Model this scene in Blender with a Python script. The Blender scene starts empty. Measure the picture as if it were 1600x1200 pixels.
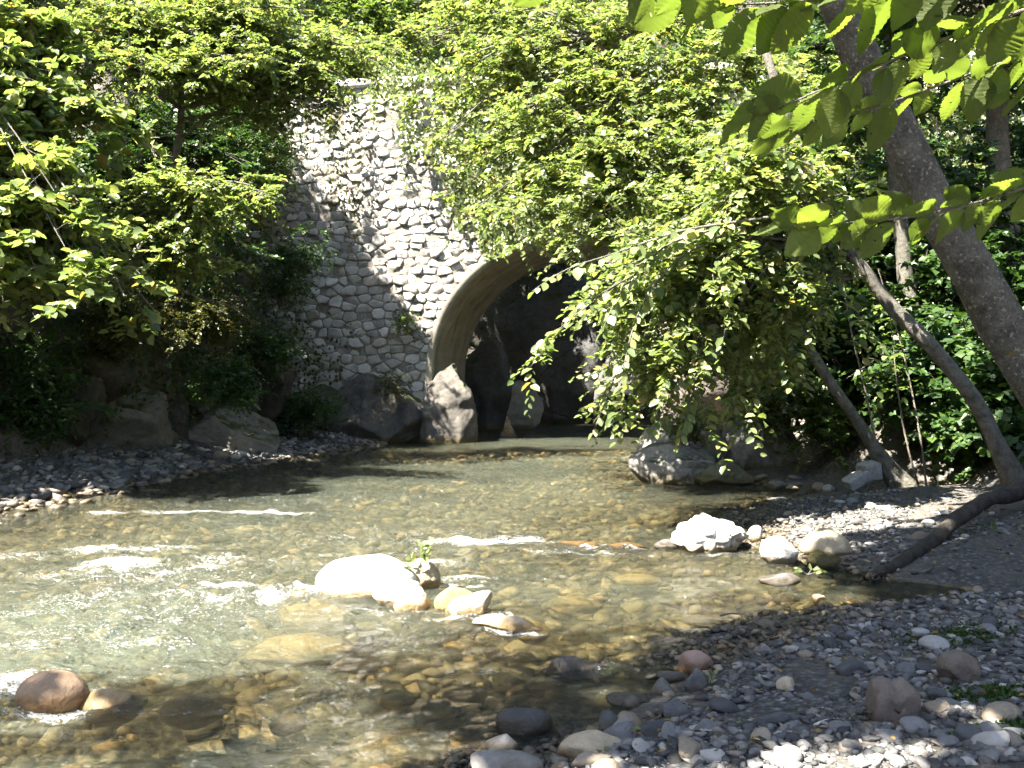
import bpy, bmesh, math, random
import numpy as np
from mathutils import Vector, Matrix

random.seed(7)
RNG = np.random.default_rng(7)
SC = bpy.context.scene
COL = SC.collection

# ------------------------------------------------------------------ camera, sky, sun, exposure
FOC = 1500.0            # focal length in photograph pixels (1600 wide)
CAMZ = 1.5              # eye height above the water
HZ = 590.0              # horizon row in the photograph
cam_d = bpy.data.cameras.new("camera")
cam = bpy.data.objects.new("camera", cam_d)
COL.objects.link(cam)
cam.location = (0, 0, CAMZ)
cam.rotation_euler = (math.radians(90), 0, 0)
cam_d.sensor_width = 36.0
cam_d.lens = 36.0 * FOC / 1600.0
cam_d.shift_y = -(600.0 - HZ) / 1600.0
cam_d.clip_start = 0.05
cam_d.clip_end = 400
SC.camera = cam

SUN = Vector((-0.56, -0.42, 1.0)).normalized()      # towards the sun: high, from the left, a little behind us
world = bpy.data.worlds.new("World")
SC.world = world
world.use_nodes = True
wn = world.node_tree
for n in list(wn.nodes):
    wn.nodes.remove(n)
sky = wn.nodes.new("ShaderNodeTexSky")
sky.sky_type = 'NISHITA'
sky.sun_disc = False
sky.sun_elevation = math.asin(SUN.z)
sky.sun_rotation = math.atan2(SUN.x, SUN.y)
bg = wn.nodes.new("ShaderNodeBackground")
bg.inputs["Strength"].default_value = 0.05
wo = wn.nodes.new("ShaderNodeOutputWorld")
wn.links.new(sky.outputs[0], bg.inputs[0])
wn.links.new(bg.outputs[0], wo.inputs[0])

sun_d = bpy.data.lights.new("sun", 'SUN')
sun_d.energy = 5.0
sun_d.angle = math.radians(0.53)
sun_d.color = (1.0, 0.94, 0.82)
sun = bpy.data.objects.new("sun", sun_d)
COL.objects.link(sun)
sun.location = SUN * 60
sun.rotation_euler = SUN.to_track_quat('Z', 'Y').to_euler()

SC.view_settings.view_transform = 'Standard'
SC.view_settings.look = 'None'
SC.view_settings.exposure = 3.05
SC.view_settings.gamma = 1.0
SC.view_settings.use_curve_mapping = False
SC.render.engine = 'CYCLES'
SC.cycles.use_denoising = True
SC.cycles.use_adaptive_sampling = True
SC.cycles.adaptive_threshold = 0.03
SC.cycles.use_light_tree = False
SC.cycles.max_bounces = 5
SC.cycles.diffuse_bounces = 2
SC.cycles.glossy_bounces = 3
SC.cycles.transmission_bounces = 6
SC.cycles.transparent_max_bounces = 8
SC.cycles.caustics_reflective = False
SC.cycles.caustics_refractive = False


# ------------------------------------------------------------------ helpers
def W(px, py, d):
    """photograph pixel at distance d (metres along the view axis) -> world point"""
    return Vector(((px - 800.0) / FOC * d, d, CAMZ + (HZ - py) / FOC * d))


def G(px, py, z=0.0):
    """photograph pixel that touches the level z -> world point"""
    d = (CAMZ - z) * FOC / (py - HZ)
    return Vector(((px - 800.0) / FOC * d, d, z))


def A(*a):
    return np.array(a, dtype=float)


def _hash(ix, iy, iz, seed):
    u = np.uint32
    h = ix.astype(u) * u(374761393) + iy.astype(u) * u(668265263) + iz.astype(u) * u(1440662683) + u((seed * 974711) & 0xffffffff)
    h = (h ^ (h >> u(13))) * u(1274126177)
    h = h ^ (h >> u(16))
    return (h & u(0xffffff)) * (2.0 / 0xffffff) - 1


def vnoise(P, seed=0):
    P = np.asarray(P, dtype=float)
    i = np.floor(P).astype(np.int64)
    f = P - i
    f = f * f * (3 - 2 * f)
    x, y, z = i[:, 0], i[:, 1], i[:, 2]
    r = 0
    for dx in (0, 1):
        wx = f[:, 0] if dx else 1 - f[:, 0]
        for dy in (0, 1):
            wy = f[:, 1] if dy else 1 - f[:, 1]
            for dz in (0, 1):
                wz = f[:, 2] if dz else 1 - f[:, 2]
                r = r + wx * wy * wz * _hash(x + dx, y + dy, z + dz, seed)
    return r


def fbm(P, octaves=4, seed=0, gain=0.5):
    P = np.asarray(P, dtype=float)
    r, a = 0, 1.0
    for k in range(octaves):
        r = r + a * vnoise(P, seed + k * 17)
        P = P * 2.03 + 5.1
        a *= gain
    return r


def unit(v):
    return v / np.maximum(np.linalg.norm(v, axis=-1, keepdims=True), 1e-9)


def mesh_np(name, verts, faces, mat=None, smooth=False, tint=None):
    """faces: array (n,k) or list of such arrays"""
    me = bpy.data.meshes.new(name)
    verts = np.asarray(verts, dtype=np.float32)
    if isinstance(faces, np.ndarray):
        faces = [faces]
    nl = sum(f.size for f in faces)
    nf = sum(len(f) for f in faces)
    me.vertices.add(len(verts))
    me.vertices.foreach_set("co", verts.ravel())
    me.loops.add(nl)
    me.loops.foreach_set("vertex_index", np.concatenate([f.ravel() for f in faces]).astype(np.int32))
    me.polygons.add(nf)
    tot = np.concatenate([np.full(len(f), f.shape[1]) for f in faces]).astype(np.int32)
    st = np.concatenate([[0], np.cumsum(tot)[:-1]]).astype(np.int32)
    me.polygons.foreach_set("loop_start", st)
    me.polygons.foreach_set("loop_total", tot)
    if smooth:
        me.polygons.foreach_set("use_smooth", np.ones(nf, dtype=bool))
    if tint is not None:
        at = me.attributes.new("tint", 'FLOAT', 'POINT')
        at.data.foreach_set("value", np.asarray(tint, dtype=np.float32))
    me.update(calc_edges=True)
    if mat is not None:
        me.materials.append(mat)
    return me


def link(name, me, parent=None, loc=(0, 0, 0), label=None, cat=None, group=None, kind=None):
    o = bpy.data.objects.new(name, me)
    COL.objects.link(o)
    o.location = loc
    if parent is not None:
        o.parent = parent
    tag(o, label, cat, group, kind)
    return o


def tag(o, label=None, cat=None, group=None, kind=None):
    if label: o["label"] = label
    if cat: o["category"] = cat
    if group: o["group"] = group
    if kind: o["kind"] = kind
    return o


def empty(name, loc, label=None, cat=None, group=None):
    o = bpy.data.objects.new(name, None)
    COL.objects.link(o)
    o.location = loc
    o.empty_display_size = 0.2
    return tag(o, label, cat, group)


# ------------------------------------------------------------------ materials
class NT:
    def __init__(self, name):
        self.m = bpy.data.materials.new(name)
        self.m.use_nodes = True
        self.t = self.m.node_tree
        for n in list(self.t.nodes):
            self.t.nodes.remove(n)
        self.out = self.t.nodes.new("ShaderNodeOutputMaterial")

    def n(self, kind, **kw):
        nd = self.t.nodes.new(kind)
        for k, v in kw.items():
            if k in nd.inputs.keys():
                nd.inputs[k].default_value = v
            else:
                setattr(nd, k, v)
        return nd

    def l(self, a, b):
        self.t.links.new(a, b)

    def coords(self, scale=1.0):
        g = self.n("ShaderNodeNewGeometry")
        mp = self.n("ShaderNodeMapping")
        mp.inputs["Scale"].default_value = (scale,) * 3 if not isinstance(scale, tuple) else scale
        self.l(g.outputs["Position"], mp.inputs[0])
        return mp.outputs[0]

    def obj_coords(self, scale=1.0):
        g = self.n("ShaderNodeTexCoord")
        mp = self.n("ShaderNodeMapping")
        mp.inputs["Scale"].default_value = (scale,) * 3 if not isinstance(scale, tuple) else scale
        self.l(g.outputs["Object"], mp.inputs[0])
        return mp.outputs[0]

    def noise(self, vec, scale, detail=4, rough=0.55):
        nd = self.n("ShaderNodeTexNoise")
        nd.inputs["Scale"].default_value = scale
        nd.inputs["Detail"].default_value = detail
        nd.inputs["Roughness"].default_value = rough
        self.l(vec, nd.inputs["Vector"])
        return nd.outputs["Fac"]

    def voro(self, vec, scale, feature='F1', out="Distance", rnd=1.0):
        nd = self.n("ShaderNodeTexVoronoi")
        nd.feature = feature
        nd.inputs["Scale"].default_value = scale
        nd.inputs["Randomness"].default_value = rnd
        self.l(vec, nd.inputs["Vector"])
        return nd.outputs[out]

    def ramp(self, fac, stops):
        nd = self.n("ShaderNodeValToRGB")
        el = nd.color_ramp.elements
        while len(el) < len(stops):
            el.new(0.5)
        for e, (p, c) in zip(el, stops):
            e.position = p
            e.color = (c[0], c[1], c[2], 1) if not isinstance(c, (int, float)) else (c, c, c, 1)
        self.l(fac, nd.inputs[0])
        return nd.outputs[0]

    def mix(self, fac, a, b, mode='MIX'):
        nd = self.n("ShaderNodeMix", data_type='RGBA', blend_type=mode)
        for i, v in ((0, fac), (6, a), (7, b)):
            if isinstance(v, (int, float)):
                nd.inputs[i].default_value = v
            elif isinstance(v, tuple):
                nd.inputs[i].default_value = (v[0], v[1], v[2], 1)
            else:
                self.l(v, nd.inputs[i])
        return nd.outputs[2]

    def math(self, op, a, b=0.0, c=None):
        nd = self.n("ShaderNodeMath", operation=op)
        for i, v in enumerate((a, b) if c is None else (a, b, c)):
            if isinstance(v, (int, float)):
                nd.inputs[i].default_value = v
            else:
                self.l(v, nd.inputs[i])
        return nd.outputs[0]

    def bump(self, h, strength=0.5, dist=0.02, normal=None):
        nd = self.n("ShaderNodeBump")
        nd.inputs["Strength"].default_value = strength
        nd.inputs["Distance"].default_value = dist
        self.l(h, nd.inputs["Height"])
        if normal is not None:
            self.l(normal, nd.inputs["Normal"])
        return nd.outputs[0]

    def bsdf(self, color, rough=0.8, normal=None, spec=0.3):
        nd = self.n("ShaderNodeBsdfPrincipled")
        if isinstance(color, tuple):
            nd.inputs["Base Color"].default_value = (*color, 1)
        else:
            self.l(color, nd.inputs["Base Color"])
        if isinstance(rough, (int, float)):
            nd.inputs["Roughness"].default_value = rough
        else:
            self.l(rough, nd.inputs["Roughness"])
        nd.inputs["Specular IOR Level"].default_value = spec
        if normal is not None:
            self.l(normal, nd.inputs["Normal"])
        return nd.outputs[0]

    def done(self, sh):
        self.l(sh, self.out.inputs["Surface"])
        return self.m


def attr_tint(t, src):
    if src == 'attr':
        nd = t.n("ShaderNodeAttribute")
        nd.attribute_name = "tint"
        return nd.outputs["Fac"]
    return t.n("ShaderNodeObjectInfo").outputs["Random"]


def leaf_mat(name, stops, src='attr', transl=0.45, veins=False, rough=0.5):
    t = NT(name)
    c = t.ramp(attr_tint(t, src), stops)
    nrm = None
    if veins:
        v = t.obj_coords(1.0)
        nz = t.noise(v, 9, 3)
        c = t.mix(t.math('MULTIPLY', nz, 0.35), c, (0.10, 0.13, 0.02))
        w = t.n("ShaderNodeAttribute"); w.attribute_name = "vein"
        c = t.mix(t.math('MULTIPLY', w.outputs["Fac"], 0.22), c, (0.045, 0.075, 0.015))
        nrm = t.bump(w.outputs["Fac"], 0.35, 0.002)
    d = t.bsdf(c, rough, nrm, 0.5)
    tr = t.n("ShaderNodeBsdfTranslucent")
    tc = t.mix(1.0, c, (1.5, 1.6, 0.75), 'MULTIPLY')
    t.l(tc, tr.inputs[0])
    mx = t.n("ShaderNodeMixShader")
    mx.inputs[0].default_value = transl
    t.l(d, mx.inputs[1]); t.l(tr.outputs[0], mx.inputs[2])
    return t.done(mx.outputs[0])


def stone_mat(name, stops, src='attr', wet=0.0, grain=1.0, rough=0.85, wetline=True, spots=None):
    """loose stones; below the splash line they are wet: darker and glossier"""
    t = NT(name)
    p = t.coords()
    o = t.obj_coords()
    c = t.ramp(attr_tint(t, src), stops)
    n1 = t.noise(p, 14 * grain, 6, 0.65)
    n2 = t.noise(p, 60 * grain, 3, 0.6)
    c = t.mix(0.8, c, t.ramp(n1, [(0.25, 0.62), (0.5, 0.95), (0.78, 1.18)]), 'MULTIPLY')
    c = t.mix(0.5, c, t.ramp(n2, [(0.3, 0.72), (0.7, 1.15)]), 'MULTIPLY')
    if spots is not None:
        c = t.mix(t.ramp(t.noise(p, 5 * grain, 5, 0.7), [(0.54, 0.0), (0.70, 0.6)]), c, spots)
    rgh = rough
    if wetline:
        sx = t.n("ShaderNodeSeparateXYZ")
        t.l(p, sx.inputs[0])
        wob = t.math('ADD', sx.outputs[2], t.math('MULTIPLY', t.math('SUBTRACT', n1, 0.5), 0.06))
        wetf = t.ramp(wob, [(0.0, 1.0), (0.045, 0.85), (0.075, 0.0)])
        c = t.mix(wetf, c, t.mix(1.0, c, (0.62, 0.50, 0.34), 'MULTIPLY'))
        rgh = t.math('SUBTRACT', rough, t.math('MULTIPLY', wetf, 0.5))
    nm = t.bump(t.math('ADD', n1, t.math('MULTIPLY', n2, 0.35)), 0.6, 0.02 / grain)
    return t.done(t.bsdf(c, rgh, nm, 0.3))


def rock_mat(name, dark, light, moss=0.0, scale=1.0, streak=False, crack=True):
    t = NT(name)
    p = t.coords(scale)
    n1 = t.noise(p, 1.3, 8, 0.62)
    n2 = t.noise(p, 9, 6, 0.65)
    c = t.ramp(n1, [(0.28, dark), (0.72, light)])
    c = t.mix(0.65, c, t.ramp(n2, [(0.25, 0.55), (0.55, 1.0), (0.8, 1.25)]), 'MULTIPLY')
    n3 = t.noise(p, 48, 4, 0.7)
    c = t.mix(0.6, c, t.ramp(n3, [(0.3, 0.6), (0.55, 1.0), (0.75, 1.3)]), 'MULTIPLY')
    h = t.math('ADD', t.math('ADD', t.math('MULTIPLY', n1, 1.5), t.math('MULTIPLY', n2, 0.7)), t.math('MULTIPLY', n3, 0.25))
    if crack:
        w = t.n("ShaderNodeMix", data_type='VECTOR')
        w.inputs[0].default_value = 0.22
        t.l(p, w.inputs[4])
        nn = t.n("ShaderNodeTexNoise"); nn.inputs["Scale"].default_value = 1.6; nn.inputs["Detail"].default_value = 5
        t.l(p, nn.inputs["Vector"]); t.l(nn.outputs["Color"], w.inputs[5])
        cr = t.voro(w.outputs[1], 1.1, 'DISTANCE_TO_EDGE')
        ck = t.ramp(cr, [(0.0, 0.0), (0.012, 1.0)])
        ck = t.mix(t.ramp(t.noise(p, 0.9, 3), [(0.45, 0.0), (0.62, 1.0)]), (1.0, 1.0, 1.0), ck)
        c = t.mix(0.5, c, ck, 'MULTIPLY')
        h = t.math('ADD', h, t.math('MULTIPLY', ck, 0.5))
    if streak:
        ps = t.coords((3.0, 3.0, 0.25))
        c = t.mix(0.6, c, t.ramp(t.noise(ps, 2.0, 4), [(0.35, 0.6), (0.65, 1.15)]), 'MULTIPLY')
    if moss > 0:
        g = t.n("ShaderNodeNewGeometry")
        sx = t.n("ShaderNodeSeparateXYZ"); t.l(g.outputs["Normal"], sx.inputs[0])
        mf = t.math('ADD', t.math('MULTIPLY', sx.outputs[2], 0.45), n1)
        mk = t.ramp(mf, [(0.80 - moss * 0.3, 0.0), (1.0 - moss * 0.3, 1.0)])
        c = t.mix(mk, c, t.ramp(n2, [(0.3, (0.018, 0.022, 0.008)), (0.7, (0.07, 0.08, 0.02))]))
    # algae at the waterline
    sz = t.n("ShaderNodeSeparateXYZ"); t.l(t.coords(1.0), sz.inputs[0])
    wob = t.math('ADD', sz.outputs[2], t.math('MULTIPLY', t.math('SUBTRACT', n2, 0.5), 0.16))
    wl = t.ramp(wob, [(0.0, 1.0), (0.09, 0.8), (0.16, 0.0)])
    c = t.mix(t.math('MULTIPLY', wl, 0.8), c, (0.11, 0.085, 0.03))
    return t.done(t.bsdf(c, 0.88, t.bump(h, 0.8, 0.06 / scale), 0.25))


def bark_mat(name, dark, light, spots=None, scale=1.0):
    t = NT(name)
    p = t.coords((scale, scale, scale))
    n1 = t.noise(p, 7, 7, 0.7)
    n2 = t.noise(p, 45, 4, 0.65)
    c = t.ramp(n1, [(0.3, dark), (0.7, light)])
    c = t.mix(0.7, c, t.ramp(n2, [(0.3, 0.5), (0.55, 1.0), (0.75, 1.4)]), 'MULTIPLY')
    h = t.math('ADD', n1, t.math('MULTIPLY', n2, 0.5))
    if spots is not None:
        sp = t.ramp(t.noise(p, 26, 3, 0.5), [(0.60, 0.0), (0.66, 1.0)])
        c = t.mix(t.math('MULTIPLY', sp, 0.75), c, spots)
        li = t.ramp(t.noise(p, 4.0, 3), [(0.66, 0.0), (0.72, 0.7)])
        c = t.mix(li, c, (0.20, 0.15, 0.03))
    return t.done(t.bsdf(c, 0.9, t.bump(h, 0.9, 0.03), 0.2))


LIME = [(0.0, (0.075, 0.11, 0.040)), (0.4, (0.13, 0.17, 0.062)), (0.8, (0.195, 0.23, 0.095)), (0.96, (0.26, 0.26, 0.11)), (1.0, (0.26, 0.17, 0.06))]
MID = [(0.0, (0.045, 0.080, 0.020)), (0.5, (0.075, 0.12, 0.028)), (0.92, (0.13, 0.175, 0.04)), (1.0, (0.18, 0.17, 0.04))]
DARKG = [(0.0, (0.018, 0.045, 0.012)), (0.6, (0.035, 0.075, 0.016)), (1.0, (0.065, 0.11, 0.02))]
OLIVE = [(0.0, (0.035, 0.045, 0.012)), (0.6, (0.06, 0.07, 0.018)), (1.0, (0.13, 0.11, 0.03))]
M_LIME = leaf_mat("leaf_lime", LIME, transl=0.5, rough=0.38)
M_MID = leaf_mat("leaf_mid", MID, transl=0.45, rough=0.4)
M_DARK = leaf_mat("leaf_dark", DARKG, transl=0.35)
M_OLIVE = leaf_mat("leaf_olive", OLIVE, transl=0.35)
M_NEAR = leaf_mat("leaf_near", [(0.0, (0.075, 0.10, 0.028)), (0.6, (0.10, 0.14, 0.034)), (1.0, (0.135, 0.17, 0.04))], src='obj', transl=0.62, veins=True, rough=0.55)
M_SPRAY = leaf_mat("leaf_spray", LIME[:4], src='obj', transl=0.45)
M_BARK = bark_mat("bark_grey", (0.065, 0.06, 0.05), (0.22, 0.205, 0.175), scale=1.6)
M_BARKN = bark_mat("bark_spotted", (0.055, 0.052, 0.043), (0.20, 0.19, 0.16), spots=(0.34, 0.31, 0.26), scale=1.4)
M_BARKD = bark_mat("bark_dead", (0.09, 0.075, 0.06), (0.26, 0.22, 0.18))
M_LOG = bark_mat("bark_log", (0.03, 0.025, 0.02), (0.10, 0.085, 0.07), scale=1.6)
GREY = [(0.0, (0.055, 0.055, 0.055)), (0.4, (0.12, 0.12, 0.122)), (0.7, (0.20, 0.195, 0.19)), (0.88, (0.27, 0.235, 0.195)), (1.0, (0.42, 0.40, 0.37))]
BED = [(0.0, (0.06, 0.052, 0.03)), (0.35, (0.14, 0.11, 0.05)), (0.65, (0.24, 0.185, 0.08)), (0.88, (0.38, 0.29, 0.13)), (1.0, (0.46, 0.28, 0.09))]
M_PEB = stone_mat("pebble", GREY, 'attr')
M_STONE = stone_mat("stone", GREY, 'obj')
M_BEDST = stone_mat("bed_stone", BED, 'attr', wetline=False, rough=0.7)
M_WALLST = stone_mat("wall_stone", [(0.0, (0.31, 0.29, 0.26)), (0.4, (0.43, 0.405, 0.37)), (0.8, (0.54, 0.515, 0.48)), (1.0, (0.42, 0.365, 0.305))], 'obj', wetline=False, grain=0.5, spots=(0.22, 0.20, 0.165))
M_WALLST2 = stone_mat("wall_stone_far", [(0.0, (0.31, 0.29, 0.26)), (0.4, (0.43, 0.405, 0.37)), (0.8, (0.54, 0.515, 0.48)), (1.0, (0.42, 0.365, 0.305))], 'attr', wetline=False, grain=0.5, spots=(0.22, 0.20, 0.165))
M_WHITE = stone_mat("boulder_white", [(0.0, (0.60, 0.57, 0.53)), (1.0, (0.66, 0.62, 0.57))], 'obj', grain=0.5)
M_LUMP = stone_mat("boulder_lumpy", [(0.0, (0.40, 0.39, 0.38)), (1.0, (0.46, 0.445, 0.43))], 'obj', grain=0.5)
M_TAN = stone_mat("boulder_tan", [(0.0, (0.42, 0.34, 0.22)), (1.0, (0.50, 0.42, 0.30))], 'obj', grain=0.6)
M_BROWN = stone_mat("boulder_brown", [(0.0, (0.30, 0.21, 0.14)), (1.0, (0.34, 0.24, 0.16))], 'obj', grain=0.6)
M_WETB = stone_mat("stone_wet_brown", [(0.0, (0.10, 0.075, 0.045)), (1.0, (0.15, 0.11, 0.065))], 'obj', grain=0.6, rough=0.5)
M_PINK = stone_mat("stone_pink", [(0.0, (0.32, 0.21, 0.16)), (1.0, (0.36, 0.25, 0.20))], 'obj', grain=0.8)
M_YELLOW = stone_mat("stone_yellow", [(0.0, (0.34, 0.23, 0.075)), (1.0, (0.38, 0.27, 0.10))], 'obj', grain=0.6, wetline=False)
M_DSTONE = stone_mat("stone_dark", [(0.0, (0.07, 0.07, 0.072)), (1.0, (0.10, 0.095, 0.09))], 'obj', grain=0.8)
M_HEART = stone_mat("stone_heart", [(0.0, (0.17, 0.14, 0.115)), (1.0, (0.19, 0.155, 0.13))], 'obj', grain=0.9, wetline=False)
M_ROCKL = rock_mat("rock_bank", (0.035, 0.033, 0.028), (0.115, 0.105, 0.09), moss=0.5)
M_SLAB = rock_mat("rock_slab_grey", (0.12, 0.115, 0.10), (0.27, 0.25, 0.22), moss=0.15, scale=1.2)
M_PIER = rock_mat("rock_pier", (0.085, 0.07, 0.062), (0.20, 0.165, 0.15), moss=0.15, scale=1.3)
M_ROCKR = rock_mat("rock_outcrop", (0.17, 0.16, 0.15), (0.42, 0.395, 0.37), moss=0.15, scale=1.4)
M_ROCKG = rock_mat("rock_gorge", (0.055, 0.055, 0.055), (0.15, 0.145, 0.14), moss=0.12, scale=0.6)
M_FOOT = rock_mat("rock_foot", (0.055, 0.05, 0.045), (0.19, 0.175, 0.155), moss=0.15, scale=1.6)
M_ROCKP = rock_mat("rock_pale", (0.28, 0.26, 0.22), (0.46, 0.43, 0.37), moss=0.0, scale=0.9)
M_MOSSY = rock_mat("rock_mossy", (0.13, 0.13, 0.09), (0.24, 0.23, 0.16), moss=0.5, scale=1.5)


def concrete_mat():
    t = NT("vault_render")
    p = t.coords()
    n1 = t.noise(p, 1.6, 6, 0.6)
    n2 = t.noise(p, 22, 4, 0.6)
    lines = t.noise(t.coords((0.15, 0.15, 7.0)), 1.0, 3)
    c = t.ramp(n1, [(0.3, (0.27, 0.24, 0.185)), (0.7, (0.43, 0.39, 0.31))])
    c = t.mix(0.4, c, t.ramp(lines, [(0.3, 0.7), (0.7, 1.1)]), 'MULTIPLY')
    st = t.noise(t.coords((1.2, 1.2, 0.3)), 2.2, 6, 0.7)
    c = t.mix(t.ramp(st, [(0.5, 0.0), (0.68, 0.75)]), c, (0.12, 0.105, 0.075))
    c = t.mix(0.45, c, t.ramp(n2, [(0.3, 0.65), (0.7, 1.15)]), 'MULTIPLY')
    return t.done(t.bsdf(c, 0.9, t.bump(n2, 0.3, 0.01), 0.2))


M_VAULT = concrete_mat()


def mortar_mat():
    t = NT("mortar")
    p = t.coords()
    n2 = t.noise(p, 14, 6, 0.7)
    c = t.ramp(n2, [(0.3, (0.15, 0.13, 0.11)), (0.7, (0.30, 0.275, 0.24))])
    return t.done(t.bsdf(c, 0.95, t.bump(n2, 0.9, 0.05), 0.1))


M_MORTAR = mortar_mat()


def ground_mat():
    t = NT("ground")
    p = t.coords()
    g = t.n("ShaderNodeNewGeometry")
    sx = t.n("ShaderNodeSeparateXYZ"); t.l(g.outputs["Normal"], sx.inputs[0])
    sp = t.n("ShaderNodeSeparateXYZ"); t.l(p, sp.inputs[0])
    n1 = t.noise(p, 1.4, 7, 0.6)
    n2 = t.noise(p, 16, 6, 0.65)
    n3 = t.noise(p, 70, 3, 0.6)
    vcell = t.n("ShaderNodeTexVoronoi"); vcell.inputs["Scale"].default_value = 26
    t.l(p, vcell.inputs["Vector"])
    gcol = t.ramp(vcell.outputs["Color"], [(0.0, (0.09, 0.088, 0.085)), (0.5, (0.19, 0.185, 0.18)), (1.0, (0.32, 0.30, 0.28))])
    gcol = t.mix(1.0, gcol, t.ramp(vcell.outputs["Distance"], [(0.0, 1.1), (0.55, 0.35)]), 'MULTIPLY')
    sand = t.ramp(n2, [(0.3, (0.075, 0.066, 0.056)), (0.7, (0.16, 0.142, 0.12))])
    gcol = t.mix(t.ramp(n1, [(0.42, 0.0), (0.58, 0.75)]), gcol, sand)
    # river bed: stones under algae, ochre
    vb = t.n("ShaderNodeTexVoronoi"); vb.inputs["Scale"].default_value = 11
    t.l(p, vb.inputs["Vector"])
    bed = t.ramp(vb.outputs["Color"], [(0.0, (0.07, 0.062, 0.03)), (0.5, (0.19, 0.15, 0.065)), (1.0, (0.36, 0.28, 0.13))])
    bed = t.mix(1.0, bed, t.ramp(vb.outputs["Distance"], [(0.0, 1.1), (0.6, 0.4)]), 'MULTIPLY')
    wf = t.ramp(t.math('ADD', sp.outputs[2], t.math('MULTIPLY', t.math('SUBTRACT', n2, 0.5), 0.05)), [(0.5, 1.0), (0.52, 0.0)])
    zz = t.math('ADD', t.math('MULTIPLY', sp.outputs[2], 5.0), 0.5)
    wf = t.ramp(zz, [(0.5, 1.0), (0.62, 0.0)])
    c = t.mix(wf, gcol, bed)
    # upper slopes: earth and leaf litter
    earth = t.ramp(n2, [(0.3, (0.022, 0.018, 0.012)), (0.6, (0.06, 0.046, 0.03)), (0.8, (0.10, 0.075, 0.045))])
    ef = t.ramp(t.math('ADD', sp.outputs[2], n1), [(0.85, 0.0), (1.0, 1.0)])
    c = t.mix(ef, c, earth)
    rock = t.ramp(n1, [(0.3, (0.09, 0.082, 0.068)), (0.7, (0.22, 0.20, 0.175))])
    rock = t.mix(0.6, rock, t.ramp(n2, [(0.3, 0.55), (0.7, 1.15)]), 'MULTIPLY')
    rf = t.ramp(sx.outputs[2], [(0.45, 1.0), (0.72, 0.0)])
    c = t.mix(t.math('MULTIPLY', rf, 0.8), c, rock)
    h = t.math('ADD', t.math('MULTIPLY', vcell.outputs["Distance"], -0.5), t.math('ADD', n2, t.math('MULTIPLY', n3, 0.3)))
    return t.done(t.bsdf(c, 0.85, t.bump(h, 0.7, 0.05), 0.25))


M_GROUND = ground_mat()


def water_mat():
    t = NT("river_water")
    # ripples: fine chop drawn out across the flow
    pf = t.coords((1.0, 1.9, 1.0))
    fo = t.n("ShaderNodeAttribute"); fo.attribute_name = "foam_glint"
    r1 = t.noise(pf, 4.5, 4, 0.6)
    r2 = t.noise(pf, 15.0, 3, 0.6)
    r3 = t.noise(pf, 42.0, 3, 0.6)
    h = t.math('ADD', r1, t.math('MULTIPLY', r2, 0.38))
    h = t.math('ADD', h, t.math('MULTIPLY', r3, t.math('ADD', 0.14, t.math('MULTIPLY', fo.outputs["Fac"], 0.6))))
    nm = t.bump(h, 1.0, 0.11)
    fr = t.n("ShaderNodeFresnel"); fr.inputs["IOR"].default_value = 1.33
    t.l(nm, fr.inputs["Normal"])
    tr = t.n("ShaderNodeBsdfTransparent"); tr.inputs[0].default_value = (0.95, 0.97, 0.93, 1)
    rf = t.n("ShaderNodeBsdfRefraction"); rf.inputs["IOR"].default_value = 1.33; rf.inputs["Roughness"].default_value = 0.04
    rf.inputs[0].default_value = (0.95, 0.97, 0.93, 1)
    t.l(nm, rf.inputs["Normal"])
    mr = t.n("ShaderNodeMixShader"); mr.inputs[0].default_value = 0.42
    t.l(tr.outputs[0], mr.inputs[1]); t.l(rf.outputs[0], mr.inputs[2])
    tu = t.n("ShaderNodeBsdfDiffuse")
    tu.inputs[0].default_value = (0.36, 0.43, 0.34, 1)
    t.l(nm, tu.inputs["Normal"])
    md = t.n("ShaderNodeAttribute"); md.attribute_name = "milk"
    m0 = t.n("ShaderNodeMixShader")
    t.l(md.outputs["Fac"], m0.inputs[0]); t.l(mr.outputs[0], m0.inputs[1]); t.l(tu.outputs[0], m0.inputs[2])
    gl = t.n("ShaderNodeBsdfGlossy"); gl.inputs["Roughness"].default_value = 0.10
    t.l(nm, gl.inputs["Normal"])
    m1 = t.n("ShaderNodeMixShader")
    t.l(fr.outputs[0], m1.inputs[0]); t.l(m0.outputs[0], m1.inputs[1]); t.l(gl.outputs[0], m1.inputs[2])
    # froth where the water breaks, and sun glints painted as white flecks
    fn = t.math('ADD', t.math('MULTIPLY', t.noise(t.coords((1.0, 1.5, 1.0)), 34, 6, 0.8), 0.75), t.math('MULTIPLY', t.noise(pf, 7, 4, 0.7), 0.75))
    ff = t.math('ADD', t.math('MULTIPLY', t.math('SUBTRACT', fn, 0.75), 2.6), t.math('MULTIPLY', fo.outputs["Fac"], 0.9))
    ff = t.ramp(t.math('SUBTRACT', ff, 0.52), [(0.0, 0.0), (0.15, 0.4), (0.35, 0.95)])
    glint = t.math('ADD', t.math('MULTIPLY', t.math('SUBTRACT', t.noise(t.coords((1.0, 1.6, 1.0)), 58, 4, 0.75), 0.5), 4.0), t.math('MULTIPLY', fo.outputs["Fac"], 1.3))
    glint = t.ramp(t.math('SUBTRACT', glint, 0.85), [(0.0, 0.0), (0.25, 0.9)])
    ff = t.math('MAXIMUM', ff, glint)
    df = t.bsdf((0.78, 0.80, 0.77), 0.4, nm, 0.5)
    m2 = t.n("ShaderNodeMixShader")
    t.l(ff, m2.inputs[0]); t.l(m1.outputs[0], m2.inputs[1]); t.l(df, m2.inputs[2])
    return t.done(m2.outputs[0])


M_WATER = water_mat()

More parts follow.
